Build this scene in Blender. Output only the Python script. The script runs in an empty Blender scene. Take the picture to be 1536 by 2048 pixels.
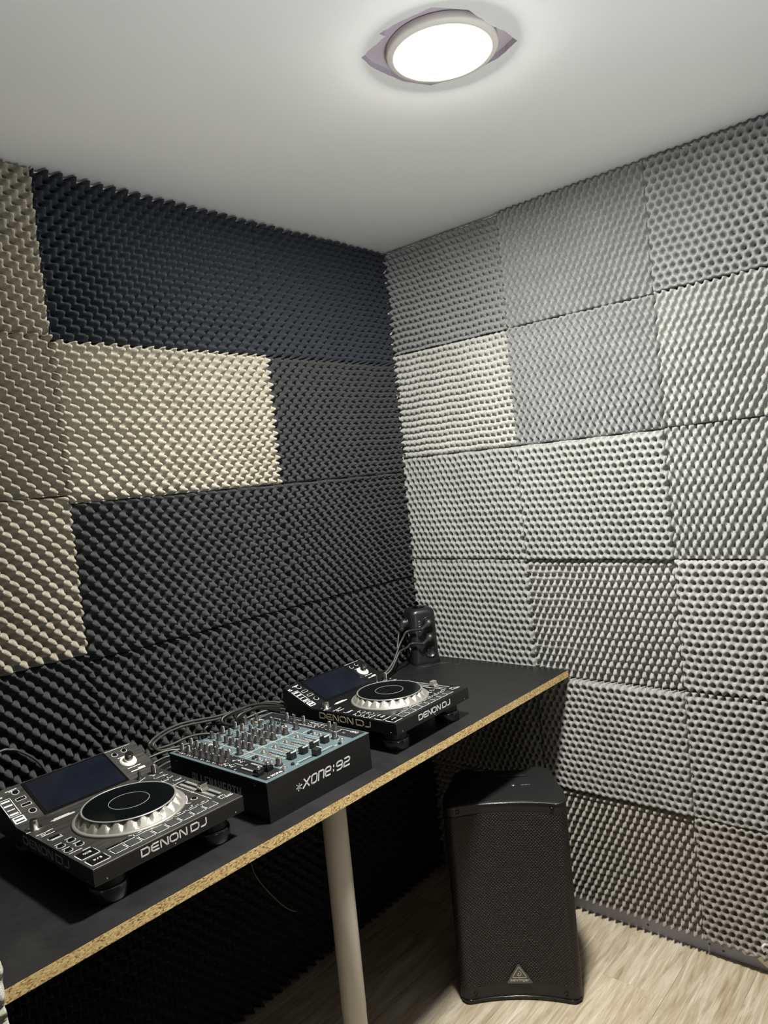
import bpy, bmesh, math, random
import numpy as np
from mathutils import Vector, Matrix
random.seed(7); rng = np.random.default_rng(7)
S = bpy.context.scene
C = S.collection
R = math.radians

# ------------------------------------------------------------------ camera
cam = bpy.data.objects.new('camera', bpy.data.cameras.new('camera'))
C.objects.link(cam); S.camera = cam
r_ = Vector((0.75186679, 0.6520198, -0.09780854)); u_ = Vector((0.04079557, 0.10205695, 0.9939417)); d_ = Vector((-0.65805171, 0.75130191, -0.05013371))
M = Matrix(((r_.x, u_.x, -d_.x), (r_.y, u_.y, -d_.y), (r_.z, u_.z, -d_.z))).to_4x4()
M.translation = (1.77425, -2.16993, 1.54721)
cam.matrix_world = M
cam.data.sensor_fit = 'VERTICAL'; cam.data.sensor_height = 36.0
cam.data.lens = 1470.636 * 36.0 / 2048.0
cam.data.clip_start = 0.02

# ------------------------------------------------------------------ world, light, exposure
H = 2.3806            # ceiling height
TZ = 0.8492           # table top height
LAMP = (0.930, -0.893)
LAMP_STRENGTH = 1180.0
w = bpy.data.worlds.new('world'); S.world = w; w.use_nodes = True
w.node_tree.nodes['Background'].inputs[0].default_value = (0.8, 0.85, 1.0, 1)
w.node_tree.nodes['Background'].inputs[1].default_value = 0.02
S.view_settings.view_transform = 'Standard'; S.view_settings.look = 'None'
S.view_settings.gamma = 1.0; S.view_settings.use_curve_mapping = False
S.view_settings.exposure = 0.0

# added fill light, out of view, to brighten the ceiling; no real lamp
ul = bpy.data.lights.new('ceiling_fill', 'AREA'); ul.shape = 'DISK'; ul.size = 0.35; ul.energy = 9.5; ul.color = (0.88, 0.95, 1.0)
fill_ob = bpy.data.objects.new('ceiling_fill', ul); C.objects.link(fill_ob); fill_ob.location = (1.95, -1.65, 0.95); fill_ob.rotation_euler = Vector((-0.5, 0.4, 1)).to_track_quat('-Z', 'Y').to_euler(); ul.spread = R(130)

# ------------------------------------------------------------------ materials
def srgb(r, g, b):
    f = lambda c: ((c/255.0)/12.92 if c/255.0 <= 0.04045 else (((c/255.0)+0.055)/1.055)**2.4)
    return (f(r), f(g), f(b), 1.0)
class NT:
    def __init__(s, name):
        s.m = bpy.data.materials.new(name); s.m.use_nodes = True
        s.t = s.m.node_tree; s.b = s.t.nodes['Principled BSDF']
    def n(s, kind, **kw):
        o = s.t.nodes.new(kind)
        for k, v in kw.items():
            if k.startswith('i_'):
                key = k[2:]
                o.inputs[int(key) if key.isdigit() else key.replace('_', ' ')].default_value = v
            else: setattr(o, k, v)
        return o
    def l(s, a, b): s.t.links.new(a, b)
    def coords(s, scale=(1, 1, 1), rand=False):
        tc = s.n('ShaderNodeTexCoord'); mp = s.n('ShaderNodeMapping'); mp.inputs['Scale'].default_value = scale
        s.l(tc.outputs['Object'], mp.inputs['Vector'])
        if rand:
            oi = s.n('ShaderNodeObjectInfo'); mu = s.n('ShaderNodeVectorMath', operation='SCALE'); mu.inputs[0].default_value = (37, 19, 11)
            s.l(oi.outputs['Random'], mu.inputs['Scale']); s.l(mu.outputs[0], mp.inputs['Location'])
        return mp.outputs['Vector']
def mat(name, col, rough=0.5, metal=0.0, spec=0.5, noise=0.0, nscale=40.0, bump=0.0, bscale=300.0, aniso=None, coat=0.0):
    k = NT(name); b = k.b
    b.inputs['Base Color'].default_value = col; b.inputs['Roughness'].default_value = rough
    b.inputs['Metallic'].default_value = metal; b.inputs['Specular IOR Level'].default_value = spec
    b.inputs['Coat Weight'].default_value = coat
    if noise:
        v = k.coords(aniso or (1, 1, 1)); n = k.n('ShaderNodeTexNoise', i_Scale=nscale, i_Detail=5.0)
        k.l(v, n.inputs['Vector'])
        mr = k.n('ShaderNodeMapRange', i_From_Min=0.3, i_From_Max=0.7, i_To_Min=1-noise, i_To_Max=1+noise); k.l(n.outputs[0], mr.inputs[0])
        mx = k.n('ShaderNodeVectorMath', operation='SCALE'); mx.inputs[0].default_value = col[:3]; k.l(mr.outputs[0], mx.inputs['Scale'])
        k.l(mx.outputs[0], b.inputs['Base Color'])
    if bump:
        v = k.coords(aniso or (1, 1, 1)); n = k.n('ShaderNodeTexNoise', i_Scale=bscale, i_Detail=3.0); k.l(v, n.inputs['Vector'])
        bp = k.n('ShaderNodeBump', i_Strength=bump, i_Distance=0.002); k.l(n.outputs[0], bp.inputs['Height']); k.l(bp.outputs[0], b.inputs['Normal'])
    return k.m
def foam_mat(name, col, sparkle=0.5):
    col = [c*0.74 for c in col[:3]]
    k = NT(name); b = k.b; b.inputs['Roughness'].default_value = 0.95; b.inputs['Specular IOR Level'].default_value = 0.15
    v = k.coords()
    n = k.n('ShaderNodeTexNoise', i_Scale=520.0, i_Detail=2.0); k.l(v, n.inputs['Vector'])
    mr = k.n('ShaderNodeMapRange', i_From_Min=0.35, i_From_Max=0.65, i_To_Min=0.72, i_To_Max=1.28); k.l(n.outputs[0], mr.inputs[0])
    n3 = k.n('ShaderNodeTexNoise', i_Scale=9.0, i_Detail=3.0); k.l(v, n3.inputs['Vector'])
    mr3 = k.n('ShaderNodeMapRange', i_From_Min=0.3, i_From_Max=0.7, i_To_Min=0.93, i_To_Max=1.07); k.l(n3.outputs[0], mr3.inputs[0])
    mm = k.n('ShaderNodeMath', operation='MULTIPLY'); k.l(mr.outputs[0], mm.inputs[0]); k.l(mr3.outputs[0], mm.inputs[1])
    # glints of the open cells, painted as pale specks into the base colour
    vo = k.n('ShaderNodeTexVoronoi', i_Scale=330.0); k.l(v, vo.inputs['Vector'])
    lt = k.n('ShaderNodeMapRange', i_From_Min=0.10, i_From_Max=0.02, i_To_Min=0.0, i_To_Max=sparkle*2.2); k.l(vo.outputs['Distance'], lt.inputs[0])
    ad = k.n('ShaderNodeMath', operation='ADD'); k.l(mm.outputs[0], ad.inputs[0]); k.l(lt.outputs[0], ad.inputs[1])
    mx = k.n('ShaderNodeVectorMath', operation='SCALE'); mx.inputs[0].default_value = col[:3]; k.l(ad.outputs[0], mx.inputs['Scale'])
    k.l(mx.outputs[0], b.inputs['Base Color'])
    bp = k.n('ShaderNodeBump', i_Strength=0.35, i_Distance=0.0015); k.l(n.outputs[0], bp.inputs['Height']); k.l(bp.outputs[0], b.inputs['Normal'])
    return k.m

FOAM = {
 'slate': foam_mat('foam_slate', srgb(50, 54, 60), 0.5),
 'dark':  foam_mat('foam_charcoal', srgb(62, 63, 64), 0.6),
 'warm':  foam_mat('foam_warm_grey', srgb(168, 163, 148), 0.3),
 'warm2': foam_mat('foam_taupe', srgb(152, 147, 132), 0.25),
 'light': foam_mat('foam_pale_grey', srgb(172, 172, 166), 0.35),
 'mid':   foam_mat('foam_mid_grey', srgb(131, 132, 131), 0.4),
 'mid2':  foam_mat('foam_grey_lifted', srgb(160, 160, 156), 0.4),  # lifted greys: lamp falloff down the wall is offset in the colour
 'low':   foam_mat('foam_brownish_grey_lifted', srgb(158, 155, 147), 0.4),
 'mid3':  foam_mat('foam_soft_grey_lifted', srgb(152, 153, 149), 0.4),
 'edge':  foam_mat('foam_light_offcut', srgb(165, 165, 152), 0.2),
}
m_ceiling = mat('ceiling_paint', srgb(228, 228, 228), 0.85, noise=0.015, nscale=3.0, bump=0.03, bscale=60)
m_hole = mat('raw_plasterboard', srgb(196, 186, 196), 0.9, noise=0.06, nscale=20)
m_wallpaint = mat('wall_paint', srgb(226, 222, 214), 0.8, noise=0.02, nscale=4.0)
m_rearwall = mat('rear_wall_charcoal', srgb(70, 70, 72), 0.9, noise=0.05, nscale=8.0)
m_base = mat('blue_grey_sealer', srgb(170, 173, 190), 0.75, noise=0.12, nscale=14, bump=0.2, bscale=60)
m_raw = mat('raw_plaster_patch', srgb(250, 246, 228), 0.85, noise=0.06, nscale=30)
m_black_plastic = mat('black_plastic', srgb(22, 22, 23), 0.42, bump=0.12, bscale=900)
m_black_gloss = mat('black_gloss', srgb(10, 10, 11), 0.12)
m_black_paint = mat('black_painted_steel', srgb(13, 14, 15), 0.38, bump=0.05, bscale=700)
m_knob = mat('knob_rubber', srgb(38, 37, 36), 0.45, bump=0.1, bscale=900)
m_white_print = mat('white_print', srgb(202, 203, 199), 0.6)
m_grey_print = mat('grey_print', srgb(150, 152, 152), 0.6)
m_gold_print = mat('pale_gold_print', srgb(205, 196, 165), 0.4, metal=0.3)
m_chrome = mat('chrome', srgb(215, 213, 205), 0.14, metal=1.0)
m_silver = mat('satin_silver', srgb(150, 147, 139), 0.42, metal=0.6, noise=0.03, nscale=60)
m_silver_rim = mat('silver_rim', srgb(175, 175, 172), 0.35, metal=0.7)
m_platter = mat('platter_vinyl', srgb(5, 8, 8), 0.16)
m_steel = mat('grey_metal', srgb(120, 120, 118), 0.35, metal=0.8)
m_foot = mat('dark_chrome_foot', srgb(92, 91, 92), 0.2, metal=0.9)
m_teal = mat('teal_painted_steel', srgb(80, 96, 99), 0.42, metal=0.15, noise=0.02, nscale=20)
m_black_panel = mat('black_printed_panel', srgb(20, 21, 22), 0.45)
m_rubber_btn = mat('grey_button', srgb(120, 118, 112), 0.25, metal=0.6)
m_led_red = mat('red_led_lens', srgb(170, 30, 26), 0.3)
m_led_green = mat('green_led_lens', srgb(150, 180, 130), 0.4)
m_led_amber = mat('amber_led_lens', srgb(190, 130, 60), 0.4)
m_pad = mat('pad_rubber', srgb(38, 41, 41), 0.55)
m_screen = mat('screen_glass', srgb(15, 18, 25), 0.10, noise=0.35, nscale=9)
m_cable = mat('cable_rubber', srgb(26, 25, 24), 0.42)
m_cable2 = mat('cable_rubber_worn', srgb(46, 44, 40), 0.45)
m_wire = mat('thin_wire', srgb(60, 58, 52), 0.4)
m_leg = mat('white_lacquered_steel', srgb(192, 188, 177), 0.35)
m_led_on = bpy.data.materials.new('red_power_light'); m_led_on.use_nodes = True
b = m_led_on.node_tree.nodes['Principled BSDF']; b.inputs['Base Color'].default_value = srgb(220, 60, 50); b.inputs['Emission Color'].default_value = srgb(255, 70, 60); b.inputs['Emission Strength'].default_value = 0.9
m_lamp = bpy.data.materials.new('lit_diffuser'); m_lamp.use_nodes = True
b = m_lamp.node_tree.nodes['Principled BSDF']; b.inputs['Base Color'].default_value = (0.9, 0.9, 0.88, 1); b.inputs['Emission Color'].default_value = (1.0, 0.975, 0.925, 1); b.inputs['Emission Strength'].default_value = LAMP_STRENGTH
m_lampring = mat('lamp_frame_white', srgb(232, 226, 218), 0.5)

def brushed(name, col, rough, streak, scale=(6, 160, 6)):
    k = NT(name); b = k.b; b.inputs['Metallic'].default_value = 0.55; b.inputs['Specular IOR Level'].default_value = 0.5
    v = k.coords(scale); n = k.n('ShaderNodeTexNoise', i_Scale=2.2, i_Detail=6.0, i_Roughness=0.7); k.l(v, n.inputs['Vector'])
    mr = k.n('ShaderNodeMapRange', i_From_Min=0.3, i_From_Max=0.72, i_To_Min=1-streak, i_To_Max=1+streak*1.6); k.l(n.outputs[0], mr.inputs[0])
    mx = k.n('ShaderNodeVectorMath', operation='SCALE'); mx.inputs[0].default_value = col[:3]; k.l(mr.outputs[0], mx.inputs['Scale']); k.l(mx.outputs[0], b.inputs['Base Color'])
    m2 = k.n('ShaderNodeMapRange', i_From_Min=0.3, i_From_Max=0.7, i_To_Min=rough-0.08, i_To_Max=rough+0.12); k.l(n.outputs[0], m2.inputs[0]); k.l(m2.outputs[0], b.inputs['Roughness'])
    return k.m
m_plate_worn_sheen = brushed('worn_sheen_faceplate', srgb(56, 55, 52), 0.42, 0.65)  # scratch wear, plus the lamp's reflection painted in as paler grey
m_plate_black = brushed('black_faceplate', srgb(20, 21, 22), 0.42, 0.2)

def table_mat():
    k = NT('black_laminate'); b = k.b; b.inputs['Base Color'].default_value = srgb(23, 23, 24)
    v = k.coords(); n = k.n('ShaderNodeTexNoise', i_Scale=7.0, i_Detail=6.0, i_Roughness=0.7); k.l(v, n.inputs['Vector'])
    mr = k.n('ShaderNodeMapRange', i_From_Min=0.35, i_From_Max=0.7, i_To_Min=0.36, i_To_Max=0.56); k.l(n.outputs[0], mr.inputs[0]); k.l(mr.outputs[0], b.inputs['Roughness'])
    n2 = k.n('ShaderNodeTexNoise', i_Scale=900.0); k.l(v, n2.inputs['Vector'])
    bp = k.n('ShaderNodeBump', i_Strength=0.1, i_Distance=0.001); k.l(n2.outputs[0], bp.inputs['Height']); k.l(bp.outputs[0], b.inputs['Normal'])
    return k.m
m_table = table_mat()
def chip_mat():
    k = NT('raw_chipboard'); b = k.b; b.inputs['Roughness'].default_value = 0.85
    v = k.coords((1, 0.45, 1)); vo = k.n('ShaderNodeTexVoronoi', i_Scale=520.0); k.l(v, vo.inputs['Vector'])
    cr = k.n('ShaderNodeValToRGB'); e = cr.color_ramp.elements
    e[0].position = 0.0; e[0].color = srgb(90, 66, 36); e[1].position = 1.0; e[1].color = srgb(228, 206, 150)
    for p_, c_ in ((0.14, (142, 112, 66)), (0.3, (192, 162, 106)), (0.7, (204, 178, 122))):
        q = e.new(p_); q.color = srgb(*c_)
    sp = k.n('ShaderNodeSeparateColor'); k.l(vo.outputs['Color'], sp.inputs[0]); k.l(sp.outputs[0], cr.inputs[0]); k.l(cr.outputs[0], b.inputs['Base Color'])
    bp = k.n('ShaderNodeBump', i_Strength=0.5, i_Distance=0.001); k.l(sp.outputs[0], bp.inputs['Height']); k.l(bp.outputs[0], b.inputs['Normal'])
    return k.m
m_chip = chip_mat()
def plank_mat():
    k = NT('oak_vinyl_plank'); b = k.b; b.inputs['Roughness'].default_value = 0.5
    v = k.coords((16, 1.5, 1), rand=True)
    n1 = k.n('ShaderNodeTexNoise', i_Scale=2.4, i_Detail=8.0, i_Roughness=0.62, i_Distortion=1.3); k.l(v, n1.inputs['Vector'])
    v2 = k.coords((110, 4, 1), rand=True)
    n2 = k.n('ShaderNodeTexNoise', i_Scale=3.0, i_Detail=6.0, i_Roughness=0.7, i_Distortion=0.4); k.l(v2, n2.inputs['Vector'])
    cr = k.n('ShaderNodeValToRGB'); e = cr.color_ramp.elements
    e[0].position = 0.28; e[0].color = srgb(160, 140, 112); e[1].position = 0.70; e[1].color = srgb(236, 225, 202)
    q = e.new(0.45); q.color = srgb(200, 184, 156); q = e.new(0.56); q.color = srgb(216, 203, 178)
    k.l(n1.outputs[0], cr.inputs[0])
    mr = k.n('ShaderNodeMapRange', i_From_Min=0.35, i_From_Max=0.7, i_To_Min=0.80, i_To_Max=1.16); k.l(n2.outputs[0], mr.inputs[0])
    oi = k.n('ShaderNodeObjectInfo'); m3 = k.n('ShaderNodeMapRange', i_To_Min=0.66, i_To_Max=0.79); k.l(oi.outputs['Random'], m3.inputs[0])
    mm = k.n('ShaderNodeMath', operation='MULTIPLY'); k.l(mr.outputs[0], mm.inputs[0]); k.l(m3.outputs[0], mm.inputs[1])
    mx = k.n('ShaderNodeVectorMath', operation='SCALE'); k.l(cr.outputs[0], mx.inputs[0]); k.l(mm.outputs[0], mx.inputs['Scale']); k.l(mx.outputs[0], b.inputs['Base Color'])
    bp = k.n('ShaderNodeBump', i_Strength=0.15, i_Distance=0.001); k.l(n2.outputs[0], bp.inputs['Height']); k.l(bp.outputs[0], b.inputs['Normal'])
    return k.m
m_plank = plank_mat()
def grille_mat():
    # perforated steel: a staggered lattice of small round holes (object x / z)
    k = NT('perforated_grille'); b = k.b; b.inputs['Roughness'].default_value = 0.42; b.inputs['Specular IOR Level'].default_value = 0.3
    tc = k.n('ShaderNodeTexCoord'); sx = k.n('ShaderNodeSeparateXYZ'); k.l(tc.outputs['Object'], sx.inputs[0])
    def wave(out, period):
        a = k.n('ShaderNodeMath', operation='MULTIPLY'); a.inputs[1].default_value = 2*math.pi/period; k.l(out, a.inputs[0])
        c = k.n('ShaderNodeMath', operation='COSINE'); k.l(a.outputs[0], c.inputs[0]); return c.outputs[0]
    cx = wave(sx.outputs['X'], 0.0092); cz = wave(sx.outputs['Z'], 0.0098)
    p = k.n('ShaderNodeMath', operation='MULTIPLY'); k.l(cx, p.inputs[0]); k.l(cz, p.inputs[1])
    mr = k.n('ShaderNodeMapRange', i_From_Min=-0.22, i_From_Max=0.08); k.l(p.outputs[0], mr.inputs[0])
    mx = k.n('ShaderNodeMix', data_type='RGBA'); mx.inputs[6].default_value = srgb(40, 40, 41); mx.inputs[7].default_value = srgb(1, 1, 2)
    k.l(mr.outputs[0], mx.inputs[0]); k.l(mx.outputs[2], b.inputs['Base Color'])
    iv = k.n('ShaderNodeMath', operation='SUBTRACT'); iv.inputs[0].default_value = 1.0; k.l(mr.outputs[0], iv.inputs[1])
    bp = k.n('ShaderNodeBump', i_Strength=0.8, i_Distance=0.0015); k.l(iv.outputs[0], bp.inputs['Height']); k.l(bp.outputs[0], b.inputs['Normal'])
    return k.m
m_grille = grille_mat()
m_cab = mat('textured_black_cabinet', srgb(19, 19, 20), 0.5, bump=0.35, bscale=420)
m_badge = mat('badge_grey', srgb(92, 90, 84), 0.35, metal=0.5)
m_tower = mat('tower_black_abs', srgb(24, 26, 27), 0.33, bump=0.05, bscale=600)

# ------------------------------------------------------------------ mesh helpers
class MB:
    def __init__(s): s.v = []; s.f = []; s.mi = []; s.sm = []
    def add(s, vs, fs, mi=0, sm=False):
        o = len(s.v); s.v += [tuple(p) for p in vs]
        for f in fs: s.f.append([i+o for i in f]); s.mi.append(mi); s.sm.append(sm)
        return s
    def box(s, x0, x1, y0, y1, z0, z1, mi=0):
        v = [(x0,y0,z0),(x1,y0,z0),(x1,y1,z0),(x0,y1,z0),(x0,y0,z1),(x1,y0,z1),(x1,y1,z1),(x0,y1,z1)]
        return s.add(v, [(0,3,2,1),(4,5,6,7),(0,1,5,4),(1,2,6,5),(2,3,7,6),(3,0,4,7)], mi)
    def lathe(s, prof, n=24, c=(0,0,0), mi=0, sm=True, axis='z', capb=True, capt=True):
        vs = []
        for (r, z) in prof:
            for i in range(n):
                a = 2*math.pi*i/n; x, y = r*math.cos(a), r*math.sin(a)
                if axis == 'z': vs.append((c[0]+x, c[1]+y, c[2]+z))
                elif axis == 'y': vs.append((c[0]+x, c[1]+z, c[2]-y))
                else: vs.append((c[0]+z, c[1]+x, c[2]+y))
        fs = []
        for k in range(len(prof)-1):
            for i in range(n):
                j = (i+1) % n; fs.append((k*n+i, k*n+j, (k+1)*n+j, (k+1)*n+i))
        s.add(vs, fs, mi, sm)
        if capb: s.add(vs[:n], [tuple(range(n-1,-1,-1))], mi)
        if capt: s.add(vs[-n:], [tuple(range(n))], mi)
        return s
    def prism(s, pts, z0, z1, mi=0, plane='xy'):
        n = len(pts)
        def P(a, b, c): return (a,b,c) if plane == 'xy' else ((c,a,b) if plane == 'yz' else (a,c,b))
        v = [P(a,b,z0) for a,b in pts] + [P(a,b,z1) for a,b in pts]
        fs = [tuple(range(n-1,-1,-1)), tuple(range(n,2*n))] + [(i,(i+1)%n,n+(i+1)%n,n+i) for i in range(n)]
        return s.add(v, fs, mi)
    def build(s, name, mats, parent=None, bevel=0, seg=2):
        me = bpy.data.meshes.new(name); me.from_pydata(s.v, [], s.f)
        if not isinstance(mats, (list, tuple)): mats = [mats]
        for m in mats: me.materials.append(m)
        me.polygons.foreach_set('material_index', s.mi); me.polygons.foreach_set('use_smooth', s.sm)
        bm = bmesh.new(); bm.from_mesh(me); bmesh.ops.recalc_face_normals(bm, faces=bm.faces); bm.to_mesh(me); bm.free()
        me.update()
        o = bpy.data.objects.new(name, me); C.objects.link(o)
        if parent: o.parent = parent
        if bevel:
            b = o.modifiers.new('bevel', 'BEVEL'); b.width = bevel; b.segments = seg; b.limit_method = 'ANGLE'; b.angle_limit = R(40)
        return o
def thing(name, label, cat, loc=(0,0,0), rz=0, group=None):
    o = bpy.data.objects.new(name, None); C.objects.link(o); o.location = loc; o.rotation_euler = (0,0,rz); o.empty_display_size = 0.05
    return tag(o, label, cat, group)
def tag(o, label=None, cat=None, group=None, kind=None):
    if label: o['label'] = label
    if cat: o['category'] = cat
    if group: o['group'] = group
    if kind: o['kind'] = kind
    return o
def struct(o): o['kind'] = 'structure'; return o
def cp(o, parent, loc=None, rz=None):
    c = o.copy(); C.objects.link(c); c.parent = parent
    if loc is not None: c.location = loc
    if rz is not None: c.rotation_euler = (c.rotation_euler[0], c.rotation_euler[1], rz)
    for ch in list(o.children):
        k = ch.copy(); C.objects.link(k); k.parent = c
    return c
def catmull(pts, n=8):
    P = [Vector(p) for p in pts]; P = [P[0]*2-P[1]] + P + [P[-1]*2-P[-2]]; out = []
    for i in range(1, len(P)-2):
        for k in range(n):
            t = k/n; a, b, c, d = P[i-1], P[i], P[i+1], P[i+2]
            out.append(0.5*((2*b)+(c-a)*t+(2*a-5*b+4*c-d)*t*t+(3*b-a-3*c+d)*t**3))
    out.append(P[-2]); return out
def tube(mb, pts, r, n=8, sub=8, mi=0):
    P = catmull(pts, sub) if sub else [Vector(p) for p in pts]
    up = Vector((0,0,1)); vs = []; prev = None
    for i, p in enumerate(P):
        t = (P[min(i+1, len(P)-1)] - P[max(i-1, 0)]).normalized()
        if prev is None:
            a = t.cross(up)
            if a.length < 1e-3: a = t.cross(Vector((1,0,0)))
        else: a = prev - t*prev.dot(t)
        a.normalize(); prev = a; b = t.cross(a)
        for k in range(n):
            g = 2*math.pi*k/n; vs.append(p + a*(r*math.cos(g)) + b*(r*math.sin(g)))
    fs = [(i*n+k, i*n+(k+1)%n, (i+1)*n+(k+1)%n, (i+1)*n+k) for i in range(len(P)-1) for k in range(n)]
    mb.add(vs, fs, mi, True)
    mb.add(vs[:n], [tuple(range(n))], mi); mb.add(vs[-n:], [tuple(range(n-1,-1,-1))], mi)
    return mb

# stroke lettering: glyphs are polylines in a unit-high cell
D_ = [(0,0),(0,1),(.95,1),(1.2,.78),(1.2,.22),(.95,0),(0,0)]
GL = {
 'D': (1.2, [D_]), 'E': (1.1, [[(1.1,1),(.28,1),(0,.78),(0,.22),(.28,0),(1.1,0)], [(0,.5),(1.0,.5)]]),
 'N': (1.15, [[(0,0),(0,1),(.2,1),(.95,0),(1.15,0),(1.15,1)]]),
 'O': (1.25, [[(.25,0),(1,0),(1.25,.22),(1.25,.78),(1,1),(.25,1),(0,.78),(0,.22),(.25,0)]]),
 'J': (.8, [[(0,0),(.55,0),(.8,.22),(.8,1)]]), ' ': (.35, []),
 'x': (.85, [[(0,0),(.85,1)],[(.05,1),(.8,0)]]), 'o': (.72, [[(.15,0),(.57,0),(.72,.15),(.72,.85),(.57,1),(.15,1),(0,.85),(0,.15),(.15,0)]]),
 'n': (.72, [[(0,0),(0,1),(.57,1),(.72,.85),(.72,0)]]), 'e': (.72, [[(.68,0),(.15,0),(0,.15),(0,.85),(.15,1),(.57,1),(.72,.85),(.72,.5),(0,.5)]]),
 ':': (.12, [[(.06,.2),(.06,.32)],[(.06,.72),(.06,.84)]]),
 '9': (.72, [[(.1,0),(.57,0),(.72,.15),(.72,.85),(.57,1),(.15,1),(0,.85),(0,.6),(.12,.48),(.72,.48)]]),
 '2': (.72, [[(.05,1),(.57,1),(.72,.85),(.72,.62),(.6,.5),(.12,.5),(0,.38),(0,0),(.72,0)]]),
 'A': (.55, [[(0,0),(0,.8),(.12,1),(.43,1),(.55,.8),(.55,0)],[(0,.42),(.55,.42)]]), 'L': (.5, [[(0,1),(0,0),(.5,0)]]), 'F': (.5, [[(0,0),(0,1),(.5,1)],[(0,.52),(.42,.52)]]),
 'H': (.55, [[(0,0),(0,1)],[(.55,0),(.55,1)],[(0,.5),(.55,.5)]]), 'T': (.55, [[(0,1),(.55,1)],[(.275,1),(.275,0)]]),
 'M': (.55, [[(0,0),(0,1),(.55,1),(.55,0)]]), '&': (.5, [[(.5,0),(.05,.75),(.25,1),(.42,.75),(0,.25),(.2,0),(.5,.4)]]),
 'b': (.6, [[(0,1.4),(0,0),(.45,0),(.6,.2),(.6,.8),(.45,1),(0,1)]]), 'h': (.6, [[(0,1.4),(0,0)],[(0,1),(.45,1),(.6,.8),(.6,0)]]),
 'r': (.4, [[(0,0),(0,.8),(.15,1),(.4,1)]]), 'i': (.0, [[(0,0),(0,1)],[(0,1.3),(0,1.4)]]), 'g': (.6, [[(.6,0),(.15,0),(0,.2),(0,.8),(.15,1),(.6,1),(.6,-.4),(.1,-.4)]]),
 '3': (.5, [[(.5,1),(0,1),(0,0),(.5,0)],[(0,.5),(.42,.5)]]), 'K': (.55, [[(0,0),(0,1),(.55,0),(.55,1)]]),
 'C': (.8, [[(.8,1),(.2,1),(0,.8),(0,.2),(.2,0),(.8,0)]]), 'U': (.8, [[(0,1),(0,.2),(.2,0),(.6,0),(.8,.2),(.8,1)]]),
 'P': (.4, [[(0,0),(0,1),(.5,.5),(0,0)]]), '/': (.4, [[(0,0),(.4,1)]]), 'I': (.3, [[(0,0),(0,1)],[(.28,0),(.28,1)]]),
}
def strokes(mb, lines, f, wd, th=0.0004, mi=0):
    """lines: polylines in 2D metres; f maps (a, b, height) -> 3D"""
    for ln in lines:
        for i in range(len(ln)-1):
            p, q = Vector(ln[i]), Vector(ln[i+1]); d = q-p
            if d.length < 1e-7: continue
            d.normalize(); e = d*(wd*0.42); n = Vector((-d.y, d.x))*(wd/2)
            c = [p-e-n, q+e-n, q+e+n, p-e+n]
            v = [f(a.x, a.y, 0) for a in c] + [f(a.x, a.y, th) for a in c]
            mb.add(v, [(4,5,6,7),(0,1,5,4),(1,2,6,5),(2,3,7,6),(3,0,4,7)], mi)
def text(mb, s_, a0, a1, b0, b1, f, wd, gap=0.35, shear=0.0, narrow_E=False, alt=None):
    tot = sum(GL[c][0] for c in s_) + gap*(len(s_)-1); k = (a1-a0-wd)/tot; hh = b1-b0-wd; x = a0+wd/2
    for c in s_:
        wdt, ls = GL[c]
        strokes(mb, [[(x+px*k+shear*py*hh, b0+wd/2+py*hh) for px, py in l] for l in ls], f, wd)
        x += (wdt+gap)*k
def rrect(cx, cy, hx, hy, r, n=4):
    out = []
    for sx, sy, a0 in ((1,1,0),(-1,1,90),(-1,-1,180),(1,-1,270)):
        for k in range(n+1):
            a = R(a0+90*k/n); out.append((cx+sx*(hx-r)+r*math.cos(a), cy+sy*(hy-r)+r*math.sin(a)))
    return out

# ------------------------------------------------------------------ setting
RX, RY = 2.75, -3.15      # far sides of the room behind the viewer
FBL = 0.046; FB = 0.035                # foam backing plane sits this far behind the calibrated wall surface
wl = struct(MB().box(-FBL-0.1, -FBL, RY-0.1, FB+0.1, 0, H+0.06).build('wall_left', m_wallpaint))
wr = struct(MB().box(-FBL, RX+0.1, FB, FB+0.1, 0, H+0.06).build('wall_right', m_wallpaint))
struct(MB().box(RX, RX+0.1, RY-0.1, FB, 0, H+0.06).build('wall_side', m_rearwall))
struct(MB().box(-FBL, RX, RY-0.1, RY, 0, H+0.06).build('wall_back', m_rearwall))
# ceiling with a rough square cut-out behind the lamp
hole = [(.81,-1.003),(.801,-.959),(.802,-.909),(.809,-.859),(.835,-.805),(.90,-.779),(.957,-.778),(.992,-.779),(1.049,-.801),(1.05,-.846),(1.043,-.877),(1.04,-.96),(1.0,-1.02),(.928,-1.033),(.885,-1.034),(.888,-1.019)]
def rough(poly, amp=0.0012):
    out = []
    for i in range(len(poly)):
        a, b = Vector(poly[i]), Vector(poly[(i+1)%len(poly)])
        for k in range(6):
            p = a.lerp(b, k/6); out.append((p.x+(random.uniform(-amp, amp) if k else 0), p.y+(random.uniform(-amp, amp) if k else 0)))
    return out
hp = rough(hole)
bm = bmesh.new()
outer = [(-FBL,RY),(RX,RY),(RX,FB),(-FBL,FB)]
vo = [bm.verts.new((x,y,H)) for x,y in outer]; vi = [bm.verts.new((x,y,H)) for x,y in hp]
ed = [bm.edges.new((vo[i],vo[(i+1)%4])) for i in range(4)] + [bm.edges.new((vi[i],vi[(i+1)%len(vi)])) for i in range(len(vi))]
bmesh.ops.triangle_fill(bm, use_beauty=True, use_dissolve=False, edges=ed)
vt = [bm.verts.new((x,y,H+0.013)) for x,y in hp]
for i in range(len(vi)):
    j = (i+1) % len(vi); bm.faces.new((vi[i],vi[j],vt[j],vt[i])).material_index = 1
bm.faces.new(vt).material_index = 1
vu = [bm.verts.new((x,y,H+0.06)) for x,y in outer]
bm.faces.new(vu)
for i in range(4):
    j = (i+1) % 4; bm.faces.new((vo[i],vo[j],vu[j],vu[i]))
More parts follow.
